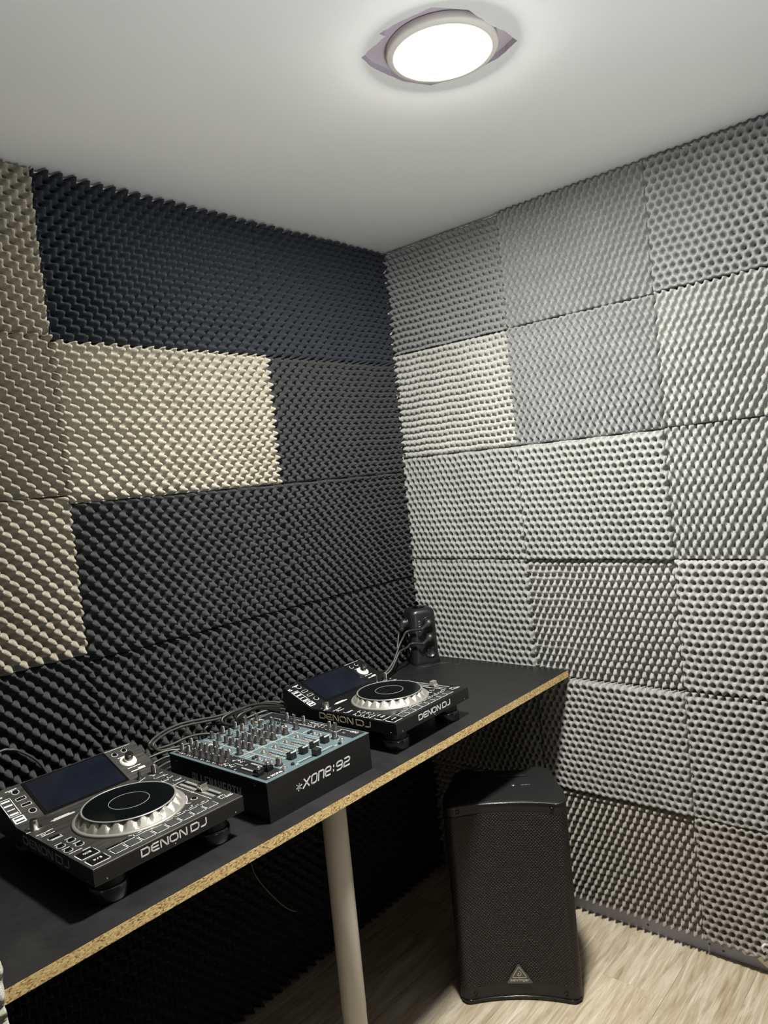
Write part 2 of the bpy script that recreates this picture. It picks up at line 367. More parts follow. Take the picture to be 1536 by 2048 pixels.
bmesh.ops.recalc_face_normals(bm, faces=bm.faces)
me = bpy.data.meshes.new('ceiling'); bm.to_mesh(me); bm.free(); me.materials.append(m_ceiling); me.materials.append(m_hole)
ceil = bpy.data.objects.new('ceiling', me); C.objects.link(ceil); struct(ceil)

# floor planks
fl = struct(MB().box(-FBL, RX, RY, FB, -0.05, -0.004).build('floor', m_black_plastic))
PWD, PLN = 0.1825, 1.22
k = 0
for i in range(-5, 12):
    x0 = 0.763 + i*PWD - 0.0; x1 = x0+PWD
    x0c, x1c = max(x0, -FBL), min(x1, RX)
    if x1c-x0c < 0.01: continue
    off = {0: -0.232, 1: -0.9, -1: -0.62, -2: -0.1, 2: -0.42, 3: -1.05}.get(i, -random.random()*PLN)
    y = off + PLN
    while y > RY:
        ya, yb = max(y-PLN, RY), min(y, FB)
        if yb-ya > 0.01:
            cx, cy = (x0c+x1c)/2, (ya+yb)/2; g = 0.0002
            o = MB().box(x0c+g-cx, x1c-g-cx, ya+g-cy, yb-g-cy, -0.004, random.uniform(-0.0002, 0.0)).build('plank', m_plank, fl, bevel=0.0004, seg=1)
            o.location = (cx, cy, 0)
        y -= PLN

# bare sealed strip under the right-hand foam, with a patch of raw plaster at its right end
bs = struct(MB().box(-FB, 2.2, FB-0.004, FB-0.0005, 0, 0.075).build('baseboard_right', m_base))
mb = MB()
for x, z in ((0.80,0.022),(0.99,0.026),(1.03,0.018)): mb.lathe([(0.0035,0),(0.0035,0.0008)], 10, (x, FB-0.0048, z), 0, axis='y')
mb.build('screw_hole', m_black_gloss, bs)
mb = MB()
poly = [(1.04,.064),(1.05,.05),(1.075,.046),(1.09,.03),(1.12,.034),(1.15,.012),(1.2,.016),(1.3,.004),(1.6,.006),(1.6,.07)]
mb.prism(poly, FB-0.0055, FB-0.004, 0, 'xz'); mb.build('bare_plaster_patch', m_raw, bs)

o = tube(MB(), [(1.175,FB-.02,.108),(1.172,-.018,.116),(1.165,-.030,.121),(1.160,-.034,.113),(1.163,-.032,.101)], .0035, 10, 6).build('cable_stub', m_white_print)
tag(o, 'small white cable end poking out of the foam low on the right', 'cable')

# ------------------------------------------------------------------ acoustic foam
def foam_panel(parent, kind, a0, a1, z0, z1, nperA, nperB, amp, mk, e=0.0, g=1.0, hexm=0.0, pha=0.0, phb=0.0, tilt=(0,0,0,0), base=0.0, samp=8, label=None):
    """kind 'L': plane x=const, a runs towards the viewer (-y); 'R': plane y=const, a runs along +x; 'N': plane facing +y; 'E': plane facing +x"""
    na = int(nperA*samp)+1; nb = int(nperB*samp*1.35)+1
    U, V = np.meshgrid(np.linspace(0,1,na), np.linspace(0,1,nb))
    W_ = a1-a0; Hh = z1-z0
    th = 2*np.pi*(U*nperA+pha); ph = 2*np.pi*(V*nperB+phb)
    if hexm:
        # hexagonal egg-crate: round fingers (hexm > 0) or round pits in a web (hexm < 0)
        f = ((1+e)*np.cos(th+ph)+(1-e)*np.cos(th-ph)+np.cos(2*ph)); f = np.clip((f+1.5)/4.5, 0, 1)
        h = amp*((2*f**g-1) if hexm > 0 else (1-2*f**g))
    else:
        f = 0.5*((1+e)*np.cos(th+ph)+(1-e)*np.cos(th-ph))
        h = amp*(2*((f+1)/2)**g-1)
    h += 0.0012*np.sin(U*9.1+V*4+pha*20)+0.0007*rng.standard_normal(f.shape)*0.6
    # edges cut slightly unevenly and pressed together
    dA = np.zeros_like(U); dB = np.zeros_like(U)
    wob = 0.0012*np.sin(V*31+a0*40)
    dA += wob; dB += 0.0012*np.sin(U*27+z0*40)
    A = a0+U*W_+dA; Z = z0+V*Hh+dB
    Z = Z + (tilt[0]*(1-U)+tilt[1]*U)*(1-V) + (tilt[2]*(1-U)+tilt[3]*U)*V
    # the outermost 2 mm roll back a touch, leaving a thin dark joint between panels
    edge = np.minimum(np.minimum(U*W_, (1-U)*W_), np.minimum(V*Hh, (1-V)*Hh))
    h = h - 0.004*np.exp(-edge/0.0025)
    h = h + base
    n = na*nb
    P = np.zeros((n + 2*(na+nb)-4, 3)); A_, Z_, h_ = A.ravel(), Z.ravel(), h.ravel()
    def put(A, Z, h):
        if kind == 'L': return np.stack([h, -A, Z], 1)
        if kind == 'R': return np.stack([A, -h, Z], 1)
        if kind == 'N': return np.stack([A, h, Z], 1)
        return np.stack([h, A, Z], 1)
    P[:n] = put(A_, Z_, h_)
    idx = np.arange(n).reshape(nb, na)
    q = np.stack([idx[:-1,:-1], idx[:-1,1:], idx[1:,1:], idx[1:,:-1]], -1).reshape(-1, 4)
    rim = np.concatenate([idx[0,:-1], idx[:-1,-1], idx[-1,:0:-1], idx[:0:-1,0]])
    rb = np.arange(n, n+len(rim)); P[n:] = put(A_[rim], Z_[rim], np.full(len(rim), -(FBL if kind == 'L' else FB)+0.0015+(base if kind in 'NE' else 0)))
    q2 = np.stack([rim, rb, np.roll(rb,-1), np.roll(rim,-1)], -1)
    F = np.concatenate([q, q2])
    if kind in ('R', 'E'): pass
    else: F = F[:, ::-1]
    if kind == 'R': pass
    me = bpy.data.meshes.new('foam_panel')
    me.vertices.add(len(P)); me.vertices.foreach_set('co', P.astype(np.float32).ravel())
    me.loops.add(F.size); me.loops.foreach_set('vertex_index', F.astype(np.int32).ravel())
    me.polygons.add(len(F)); me.polygons.foreach_set('loop_start', np.arange(0, F.size, 4, dtype=np.int32)); me.polygons.foreach_set('loop_total', np.full(len(F), 4, dtype=np.int32))
    me.polygons.foreach_set('use_smooth', np.ones(len(F), dtype=bool))
    me.update(); me.validate(); me.materials.append(FOAM[mk])
    o = bpy.data.objects.new('foam_panel', me); C.objects.link(o); o.parent = parent
    if label: o['label'] = label
    return o
G = 0.0012
# left wall: columns away from the corner, rows from the ceiling down
LC = [0.0, 0.617, 1.304, 1.985]
LR = [2.372, 1.958, 1.550, 1.152, 0.742, 0.37, 0.004]
LM = [['slate','slate','warm2'],['dark','warm','warm2'],['dark','dark','warm2'],['dark','dark','dark'],['dark','dark','dark'],['dark','dark','dark']]
for c in range(3):
    for r in range(6):
        mk = LM[r][c]
        if c == 2: zt, zb = [2.372,1.968,1.572,1.172,.76,.38,.004][r:r+2]
        else: zt, zb = LR[r], LR[r+1]
        W_ = LC[c+1]-LC[c]; lab = {'warm': 'warm light grey foam panel', 'warm2': 'taupe foam panel', 'slate': 'bluish dark foam panel'}.get(mk)
        foam_panel(wl, 'L', LC[c]+G-(0.012 if c == 0 else 0), LC[c+1]-G, zb+G, zt-G, round(W_/0.0355), (zt-zb)/0.0385, 0.0225, mk,
                   e=[0.0,-0.1,-0.16][c]*(1 if r < 2 else 0.2), g=1.15 if r >= 1 else 1.0, pha=0.37*c+0.21*r, phb=0.5*((c+r)%2)+0.3, base=0.0015*((c*3+r*5)%3-1)-0.0115, samp=10, label=lab)
RC = [0.0, 0.491, 0.985, 1.48, 1.975]
RR = [2.374, 1.992, 1.600, 1.215, 0.820, 0.438, 0.052]
RM = [['mid','mid','mid','mid'],['light','mid','mid3','mid'],['mid3','mid3','mid3','mid'],['mid3','mid2','mid2','mid'],['mid2','mid2','mid2','mid'],['low','low','low','low']]  # lower rows coloured paler to make up for the lamp's falloff
RE = [[0,.3,0,0],[0,.05,.22,0],[0,0,.12,0],[0,.05,0,0],[0,0,0,0],[0,.0,0,0]]
RX_ = [[1,0,-1,0],[1,0,0,1],[-1,-1,0,1],[-1,1,-1,1],[-1,-1,-1,1],[1,1,-1,1]]
RG = [[.8,.9,1.3,1],[.7,.75,.9,1],[1.2,1.5,.8,1],[1.4,.9,1.5,1],[1.4,1.6,1.5,1],[1.0,1.0,1.3,1]]
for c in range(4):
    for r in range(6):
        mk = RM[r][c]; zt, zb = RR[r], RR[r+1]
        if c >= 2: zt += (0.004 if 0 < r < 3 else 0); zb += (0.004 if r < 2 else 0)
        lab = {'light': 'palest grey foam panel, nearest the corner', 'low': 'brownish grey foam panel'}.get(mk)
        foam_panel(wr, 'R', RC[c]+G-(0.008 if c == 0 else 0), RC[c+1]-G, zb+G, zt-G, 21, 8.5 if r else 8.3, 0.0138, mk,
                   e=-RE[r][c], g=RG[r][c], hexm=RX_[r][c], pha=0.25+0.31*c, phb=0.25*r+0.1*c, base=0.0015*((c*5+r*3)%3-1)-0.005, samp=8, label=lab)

# stub wall that closes the desk alcove on the viewer's side; only its foam edge shows, bottom left
wn = struct(MB().box(-FBL, 0.588, -1.96, -1.85, 0, H).build('wall_near', m_wallpaint))
for r in range(6):
    foam_panel(wn, 'N', 0.03, 0.60, RR[r+1]+G, RR[r]-G, 15, 10, 0.010, 'dark', base=-1.810, samp=5)
    foam_panel(wn, 'E', -1.962, -1.7970, RR[r+1]+G, RR[r]-G, 4.2, 10.5, 0.013, 'edge', base=0.629, samp=8, phb=.2)

# ------------------------------------------------------------------ ceiling lamp
t = thing('ceiling_lamp', 'round white flush ceiling lamp, switched on, over a rough square cut-out', 'lamp', (LAMP[0], LAMP[1], H))
MB().lathe([(0.104,0.0125),(0.111,0.010),(0.1125,-0.002),(0.110,-0.0055),(0.100,-0.0075),(0.0835,-0.0080),(0.0830,-0.004)], 96, capb=False, capt=False).build('frame', m_lampring, t)
MB().lathe([(0.105,0.0115),(0.105,0.0125)], 48).build('backplate', m_lampring, t)
MB().lathe([(0.0829,-0.006),(0.082,-0.0095),(0.072,-0.0115),(0.04,-0.0128),(0.0002,-0.013)], 96, capb=False, capt=False).build('diffuser', m_lamp, t)

# ------------------------------------------------------------------ desk
TD = 0.6148
t = thing('desk', 'long black desk with raw chipboard front edge on one white tubular leg', 'desk', (0, 0, 0))
MB().box(0.012, TD, -1.797, -0.008, TZ-0.0225, TZ-0.0006).add([], []).build('core', m_chip, t)
MB().box(0.012, TD-0.0003, -1.797, -0.008, TZ-0.0006, TZ).build('laminate_top', m_table, t)
MB().box(0.012, TD-0.0003, -1.797, -0.008, TZ-0.0231, TZ-0.0225).build('laminate_underside', m_table, t)
lg = MB().lathe([(0.0285,0.022),(0.0285,0.30),(0.0292,0.302),(0.0292,TZ-0.031),(0.029,TZ-0.0295)], 40, (0,0,0)).build('leg', m_leg, t); lg.location = (0.535,-1.035,0)
o = MB().lathe([(0.026,0.0005),(0.027,0.004),(0.027,0.018),(0.0285,0.022)], 32).build('leg_foot', m_black_plastic, lg)
o = MB().lathe([(0.045,TZ-0.0295),(0.045,TZ-0.0233)], 32).build('mounting_plate', m_steel, lg)

# ------------------------------------------------------------------ media players
PW, PH, PB = 0.322, 0.0815, 0.050
SL = (0.1265-0.0815)/(0.408-0.300)       # slope of the screen half
def player(name, label, loc, rz, worn, textmat):
    t = thing(name, label, 'media player', loc, rz, 'media players on the desk')
    plate = m_plate_worn_sheen if worn else m_plate_black
    prof = [(0.0,PB),(0.0,PH-0.0015),(0.300,PH-0.0015),(0.408,0.125),(0.414,0.120),(0.414,0.062),(0.405,PB)]
    MB().prism(prof, 0, PW, 0, 'yz').build('body', m_black_paint, t, bevel=0.0012)
    MB().box(0.0006, PW-0.0006, 0.0006, 0.2998, PH-0.0015, PH).build('faceplate', plate, t, bevel=0.0005, seg=1)
    # sloped frame: local x across, local y up the slope, local z normal
    def sl(x, s, h=0.0):
        c = math.cos(math.atan(SL)); sn = math.sin(math.atan(SL))
        return (x, 0.300+s*c-h*sn, PH+s*sn+h*c)
    LS = 0.1165
    def slab(x0, x1, s0, s1, h0, h1, mi=0, mb=None):
        mb = mb or MB()
        v = [sl(x0,s0,h0),sl(x1,s0,h0),sl(x1,s1,h0),sl(x0,s1,h0),sl(x0,s0,h1),sl(x1,s0,h1),sl(x1,s1,h1),sl(x0,s1,h1)]
        return mb.add(v, [(0,3,2,1),(4,5,6,7),(0,1,5,4),(1,2,6,5),(2,3,7,6),(3,0,4,7)], mi)
    slab(0.0006, PW-0.0006, 0.0006, LS, -0.0012, 0.0).build('screen_fascia', plate, t, bevel=0.0005, seg=1)
    bz = slab(0.058, 0.246, 0.002, 0.113, 0.0001, 0.0016).build('screen_bezel', m_black_gloss, t, bevel=0.0004, seg=1)
    slab(0.064, 0.240, 0.007, 0.108, 0.0016, 0.0021).build('screen', m_screen, t)
    # jog wheel
    jx, jy = 0.160, 0.152
    nseg, sub = 24, 10; rows = 7; vs = []
    for rr in range(rows):
        sfr = rr/(rows-1); r = 0.1025-0.0125*sfr; z = PH+0.0045+0.0172*sfr
        for i in range(nseg*sub):
            u = (i % sub)/sub; a = 2*math.pi*i/(nseg*sub)
            d = 0.0
            hwid = 0.16+0.22*sfr
            if 0 < rr < rows-1 and abs(u-0.5) < hwid: d = 0.011*sfr*(1-abs(u-0.5)/hwid)
            vs.append(((r-d)*math.cos(a), (r-d)*math.sin(a), z))
    N = nseg*sub
    mb = MB().add(vs, [(k_*N+i, k_*N+(i+1)%N, (k_+1)*N+(i+1)%N, (k_+1)*N+i) for k_ in range(rows-1) for i in range(N)])
    mb.lathe([(0.1025,PH+0.0045),(0.1072,PH+0.004),(0.1085,PH+0.0025),(0.1085,PH+0.0002)][::-1], 96, capb=False, capt=False)
    jog = mb.build('jog_wheel', m_silver, t); jog.location = (jx, jy, 0)
    MB().lathe([(0.0835,PH+0.0205),(0.0905,PH+0.0208),(0.0915,PH+0.0216),(0.0905,PH+0.0226),(0.0882,PH+0.0228),(0.0875,PH+0.0222)], 96, capb=False, capt=False).build('rim', m_silver_rim, jog)
    MB().lathe([(0.0876,PH+0.0200),(0.0876,PH+0.0222),(0.086,PH+0.0225),(0.040,PH+0.0225)], 96, capb=True, capt=True).build('platter', m_platter, jog)
    mb = MB().lathe([(0.0392,PH+0.0226),(0.0392,PH+0.0229),(0.0385,PH+0.0229),(0.0385,PH+0.0226)], 64, capb=False, capt=False)
    mb.lathe([(0.0375,PH+0.0226),(0.0375,PH+0.0229)], 48, mi=1); mb.build('centre_display', [m_grey_print, m_black_gloss], jog)
    # feet
    ft = None
    for (fx, fy) in ((0.048,0.047),(0.274,0.047),(0.048,0.345),(0.274,0.345)):
        if ft is None:
            ft = MB().lathe([(0.0325,0.0008),(0.0345,0.003),(0.0345,0.0225),(0.0338,0.0252),(0.0322,0.0272),(0.0305,0.0278)], 48, capt=True).build('foot', m_foot, t)
            MB().lathe([(0.0300,0.0275),(0.0300,PB+0.0005)], 40).build('foot_collar', m_black_plastic, ft); ft.location = (fx,fy,0)
        else: cp(ft, t, (fx,fy,0))
    pr = MB(); top = lambda x, y, h: (x, y, PH+h)
    def outl(cx, cy, hx, hy, wd=0.0011, f=top, r=0.0008):
        p = rrect(cx, cy, hx, hy, r, 1); strokes(pr, [p+[p[0]]], f, wd, 0.0003)
    # performance pads
    pad = None
    for i in range(8):
        x = 0.064+0.0281*i
        if pad is None: pad = MB().box(-0.0112,0.0112,-0.0092,0.0092,0,0.0016).build('performance_pad', m_pad, t, bevel=0.0008); pad.location = (x,0.0265,PH)
        else: cp(pad, t, (x,0.0265,PH))
        outl(x, 0.0265, 0.0124, 0.0104)
    pm = None
    for i in range(6):
        x = 0.119+0.0281*i
        if pm is None: pm = MB().box(-0.0105,0.0105,-0.0028,0.0028,0,0.0016).build('mode_button', m_pad, t, bevel=0.0006); pm.location = (x,0.0485,PH)
        else: cp(pm, t, (x,0.0485,PH))
        outl(x, 0.0485, 0.0118, 0.0040, 0.0009); strokes(pr, [[(x-.004,.0485),(x+.004,.0485)]], lambda a,b,h:(a,b,PH+.0016+h), 0.0012)
    MB().box(0.052,0.104,0.0450,0.0500,0,0.0008).build('touch_strip', m_black_gloss, t).location = (0,0,PH)
    strokes(pr, [[(0.052,0.0425),(0.104,0.0425)]], top, 0.0010)
    # cue and play
    for nm, yy, s_ in (('cue_button',0.064,'CUE'),('play_button',0.0265,'P/I')):
        MB().box(0.008,0.040,yy-0.0125,yy+0.0125,0,0.0022).build(nm, m_black_gloss, t, bevel=0.001).location = (0,0,PH)
        outl(0.024, yy, 0.0172, 0.0138, 0.0016, r=0.0015)
        q = MB(); text(q, s_, 0.0165, 0.0315, yy-0.003, yy+0.003, lambda a,b,h:(a,b,PH+0.0022+h), 0.0013, 0.5); q.build('button_legend', m_white_print, t)
    rb = None
    for (x, y) in ((0.012,0.138),(0.034,0.143),(0.012,0.109),(0.035,0.113)):
        if rb is None: rb = MB().lathe([(0.0062,0),(0.0062,0.0016),(0.0055,0.002)], 20).build('round_button', m_black_gloss, t); rb.location = (x,y,PH)
        else: cp(rb, t, (x,y,PH))
        strokes(pr, [[(x+.0078*math.cos(a*.5236), y+.0078*math.sin(a*.5236)) for a in range(13)]], top, 0.0010)
        strokes(pr, [[(x-.006,y+.0125),(x+.007,y+.0125)]], top, 0.0013)
    strokes(pr, [[(.006,.094),(.030,.094)],[(.026,.084),(.040,.084)]], top, 0.0013)
    MB().box(0.012,0.033,0.182,0.189,0,0.0018).build('slip_button', m_black_gloss, t, bevel=0.0006).location = (0,0,PH)
    outl(.0225,.1855,.0118,.0045,0.0012); strokes(pr, [[(.014,.177),(.034,.177)]], top, 0.0013)
    strokes(pr, [[(.006,.224),(.030,.224)],[(.012,.217),(.020,.217)],[(.010,.2105),(.034,.2105)],[(.028,.226),(.038,.226)],[(.0,.253),(.007,.253)]], top, 0.0014)
    strokes(pr, [[(.052,.262),(.098,.262)],[(.055,.258),(.098,.258)],[(.060,.266),(.090,.266)]], top, 0.0018)
    strokes(pr, [[(.112+.112*math.cos(a)-0+.048, .152+.112*math.sin(a)) for a in [R(-122+4*q_) for q_ in range(9)]]], top, 0.0010)
    strokes(pr, [[(.160+.110*math.cos(a), .152+.110*math.sin(a)) for a in [R(-44+3*q_) for q_ in range(8)]], [(.246,.070),(.2385,.0755),(.243,.082)]], top, 0.0016)
    # small round key-lock, loop buttons right of the wheel
    o = MB().lathe([(0.0052,0),(0.0052,0.0014)], 18).build('round_button', m_black_gloss, t); o.location = (0.262,0.082,PH)
    strokes(pr, [[(.262+.0066*math.cos(a*.5236), .082+.0066*math.sin(a*.5236)) for a in range(13)]], top, 0.0009)
    for (x, y) in ((.240,.058),(.233,.104),(.246,.112)): strokes(pr, [[(x-.0015,y),(x+.0015,y)]], top, 0.0014)
    # pitch fader
    MB().box(-0.0016,0.0016,-0.066,0.066,0,0.0004).build('fader_slot', m_black_gloss, t).location = (0.298,0.113,PH)
    for i in range(29):
        y = 0.054+i*0.0042
        if abs(y-.103) < .009: continue
        strokes(pr, [[(.2875,y),(.2935,y)],[(.3025,y),(.3085,y)]], top, 0.0007)
    strokes(pr, [[(.279,.048),(.279,.182)],[(.276,.113),(.282,.113)],[(.287,.184),(.309,.184)],[(.283,.178),(.283,.19)]], top, 0.0010)
    fc = MB().prism([(-0.012,0),(0.012,0),(0.0075,0.006),(0.0065,0.014),(-0.0065,0.014),(-0.0075,0.006)], -0.0085, 0.0085, 0, 'yz').build('pitch_fader_cap', m_chrome if worn else m_silver, t, bevel=0.0012)
    fc.location = (0.298,0.103,PH+0.0004)
    for (x, y, hx) in ((.292,.2575,.0105),(.303,.232,.004),(.287,.226,.006),(.304,.206,.0075)):
        o = MB().box(-hx,hx,-.0032,.0032,0,.0016).build('small_button', m_pad, t, bevel=0.0005); o.location = (x,y,PH); outl(x,y,hx+.0012,.0044,.0010)
    strokes(pr, [[(.280,.222),(.292,.222)],[(.297,.2005),(.310,.2005)],[(.286,.272),(.293,.275)],[(.303,.272),(.310,.272)],[(.299,.25),(.309,.25)]], top, 0.0014)
    for (x, y) in ((.296,.033),(.310,.035)):
        o = MB().box(-.005,.005,-.0032,.0032,0,.0016).build('small_button', m_pad, t, bevel=0.0005); o.location = (x,y,PH); outl(x,y,.006,.0042,.0011)
    strokes(pr, [[(.300,.026),(.316,.026)],[(.290,.041),(.303,.042)]], top, 0.0015)
    # knobs and switches on the flat part
    kn = MB().lathe([(0.0145,0),(0.0145,0.0012),(0.0085,0.0016),(0.0082,0.016),(0.0070,0.0178)], 26).build('loop_knob', m_chrome, t); kn.location = (0.019,0.262,PH)
    kb = MB().lathe([(0.0062,0),(0.0056,0.019),(0.0050,0.0198)], 20).build('rotary_knob', m_knob, t); kb.location = (0.297,0.285,PH)
    MB().box(-.0007,.0007,-.0066,.0,0.002,.0202).build('pointer', m_white_print, kb)
    o = MB().lathe([(0.0075,0),(0.0062,0.003),(0.0035,0.006),(0.0030,0.018),(0.002,0.019)], 16).build('toggle_switch', m_black_plastic, t); o.location = (0.262,0.287,PH)
    strokes(pr, [[(.250,.272),(.272,.281)],[(.283,.281),(.290,.278)]], top, 0.0012)
    # controls on the sloped part
    sp = lambda x, y, h: sl(x, y, h)
    def sbtn(nm, cx, cs, hx, hs, m, hh=0.0016):
        return slab(cx-hx, cx+hx, cs-hs, cs+hs, 0, hh).build(nm, m, t, bevel=0.0004, seg=1)
    kz = MB().lathe([(0.0185,0.0),(0.0185,0.0006)], 36)
    kz.lathe([(0.0175,0.0006),(0.0172,0.003),(0.0100,0.0034)], 36, capb=False)
    dsk = kz.build('select_knob_ring', mat('backlit_ring_plastic', srgb(226,224,206), 0.4) if worn else m_white_print, t); dsk.location = sl(0.277,0.060); dsk.rotation_euler = (math.atan(SL),0,0)
    kk = MB().lathe([(0.0098,0.0034),(0.0094,0.019),(0.0082,0.0208)], 28).build('select_knob', m_chrome, dsk)
    for (x, s) in ((.262,.094),(.287,.097)):
        o = MB().lathe([(0.0052,0),(0.0052,0.0016)], 18).build('round_button', m_black_gloss, t); o.location = sl(x,s); o.rotation_euler = (math.atan(SL),0,0)
        strokes(pr, [[(x+.0064*math.cos(a*.5236), s+.0064*math.sin(a*.5236)) for a in range(13)]], sp, 0.0009)
    strokes(pr, [[(.262,.0785),(.275,.0785)],[(.262,.036),(.293,.036)]], sp, 0.0016)
    strokes(pr, [[(.264,.023),(.297,.023)],[(.283,.0265),(.297,.0265)]], sp, 0.0026)
    for (x, s, hx, hs) in ((.040,.0955,0,0),(.041,.072,.0085,.0028),(.043,.051,.0085,.0028),(.045,.028,0,0)):
        if hx: sbtn('track_button', x, s, hx, hs, m_black_gloss); outl(x, s, hx+.0012, hs+.0012, .0009, sp)
        else:
            o = MB().lathe([(0.0058,0),(0.0058,0.0016)], 20).build('round_button', m_black_gloss, t); o.location = sl(x,s); o.rotation_euler = (math.atan(SL),0,0)
            strokes(pr, [[(x+.0072*math.cos(a*.5236), s+.0072*math.sin(a*.5236)) for a in range(13)]], sp, 0.0009)
    strokes(pr, [[(.024,.105),(.046,.106)],[(.030,.102),(.040,.102)]], sp, 0.0015)
    strokes(pr, [[(.002,.098),(.010,.100)],[(.004,.094),(.012,.094)]], sp, 0.0026)
    outl(.013,.058,.0108,.0265,.0011,sp); outl(.0145,.0175,.0098,.0085,.0026,sp)
    for i in range(4): strokes(pr, [[(.006,.078-.0135*i),(.019,.078-.0135*i)]], sp, 0.0044 if i != 2 else .0022)
    strokes(pr, [[(.009,.0175),(.020,.0175)]], sp, 0.0055)
    strokes(pr, [[(.236,.112),(.310,.112)]], sp, .0007)
    tag(pr.build('printed_markings', m_white_print, t), kind='stuff')
    # lettering on the front and the left flank
    q = MB(); text(q, 'DENON', 0.090, 0.1875, 0.0605, 0.0755, lambda a,b,h:(a,-h,b), 0.0026, 0.38); text(q, 'DJ', 0.1945, 0.2315, 0.0605, 0.0755, lambda a,b,h:(a,-h,b), 0.0026, 0.38)
    q.build('front_lettering', m_white_print, t)
    q = MB(); text(q, 'DENON', 0.0, 0.125, 0.058, 0.0745, lambda a,b,h:(-h,0.272-a,b), 0.0027, 0.38); text(q, 'DJ', 0.135, 0.186, 0.058, 0.0745, lambda a,b,h:(-h,0.272-a,b), 0.0027, 0.38)
    q.build('side_lettering', textmat, t)
    mb = MB()
    for x in (0.024,0.160,0.300): mb.lathe([(0.0017,0),(0.0014,-0.0005)], 10, (x,-0.0001,PB+0.005), axis='y')
    for y in (0.02,0.20,0.38): mb.lathe([(0.0017,0),(0.0014,-0.0005)], 10, (-0.0001,y,PB+0.006), axis='x')
    tag(mb.build('screws', m_steel, t), kind='stuff')
    return t
player('media_player', 'worn grey-black media player nearest the camera, left of the mixer', (0.5601,-1.6190,TZ), R(90)+0.0076, True, m_grey_print)
player('media_player', 'black media player between the mixer and the plug tower', (0.5763,-0.8351,TZ), R(90)+0.0153, False, m_gold_print)

# ------------------------------------------------------------------ mixer
MW, MD, MH = 0.320, 0.358, 0.0877
t = thing('dj_mixer', 'teal and black mixer full of black knobs between the two media players', 'mixer', (0.5659,-1.2425,TZ), R(90)+0.0027)
MB().box(0.0005, MW-0.0005, 0.0, MD, 0.0005, MH-0.002).build('body', m_black_paint, t, bevel=0.001)
MB().box(0, MW, -0.0004, MD, MH-0.002, MH).build('top_panel', m_teal, t, bevel=0.0006)
MB().box(0.008,0.0635,0.010,0.347,MH,MH+0.0003).build('black_inset', m_black_panel, t)
MB().prism([(.2735,.010),(.3165,.010),(.3165,.348),(.236,.348),(.236,.318),(.2735,.318)], MH, MH+0.0003).build('black_inset', m_black_panel, t)
pr = MB(); bk = MB(); top = lambda x, y, h: (x, y, MH+0.0003+h)
def P(*ls, wd=0.0009): strokes(pr, list(ls), top, wd)
# knob masters
def knob(kind):
    if kind == 'tall':
        o = MB().lathe([(0.0068,0),(0.0066,0.0025),(0.0052,0.0035),(0.0048,0.0165),(0.0040,0.0175)], 18).build('knob', m_knob, t)
    elif kind == 'wide':
        o = MB().lathe([(0.0092,0),(0.0090,0.003),(0.0066,0.0045),(0.0062,0.0150),(0.0052,0.0162)], 20).build('knob', m_knob, t)
    else:
        o = MB().lathe([(0.0066,0),(0.0064,0.0026),(0.0054,0.0034),(0.0050,0.0150),(0.0044,0.0160)], 18).build('knob', m_knob, t)
    r = {'tall': .0048, 'wide': .0063}.get(kind, .005); z = {'tall': .0176, 'wide': .0163}.get(kind, .0161)
    MB().box(-.0006,.0006,-r-.0004,.0,.004,z+.0003).build('pointer', m_white_print, o)
    return o
KM = {}
def put(kind, x, y, ang=0):
    if kind not in KM: KM[kind] = knob(kind); o = KM[kind]; o.location = (x,y,MH); o.rotation_euler = (0,0,R(ang))
    else: o = cp(KM[kind], t, (x,y,MH), R(ang))
    P([(x-.0085,y-.0085),(x-.0075,y-.0075)],[(x+.0085,y-.0085),(x+.0075,y-.0075)],[(x,y+.0105),(x,y+.0092)], wd=.0008)
    if kind == 'tall': P([(x-.011,y-.002),(x-.011,y+.004)], wd=.0008)
    return o
for (x, y, a) in ((.026,.340,0),(.025,.312,0),(.055,.322,5),(.058,.350,0)): put('tall', x, y, a)
for y in (.281,.257,.234,.211,.187): put('small', .023, y, random.choice((150,170,190)))
for y in (.302,.282,.262,.241,.220,.199): put('small', .0525, y, random.choice((150,170,200)))
for (x, y, a) in ((.112,.340,180),(.112,.312,180),(.149,.344,0),(.148,.314,0),(.187,.343,0),(.186,.313,0),(.2215,.346,180),(.221,.314,180),(.256,.342,180)): put('tall', x, y, a)
for x in (.111,.149):
    put('tall', x, .281, 0 if x > .12 else 200)
put('tall', .190, .284, 10); put('tall', .224, .288, 160)
for x in (.110,.148,.180,.219):
    for y in (.257,.232,.2085,.186): put('wide', x, y, random.choice((160,180,200)))
put('wide', .079, .279, 180); put('wide', .078, .187, 175); put('wide', .256, .189, 180); put('wide', .256, .279, 170)
put('wide', .078, .049, 0); put('wide', .254, .050, 0)
for (x, y, a) in ((.297,.268,0),(.295,.238,180),(.298,.206,0),(.298,.112,0),(.297,.090,180)): put('tall', x, y, a)
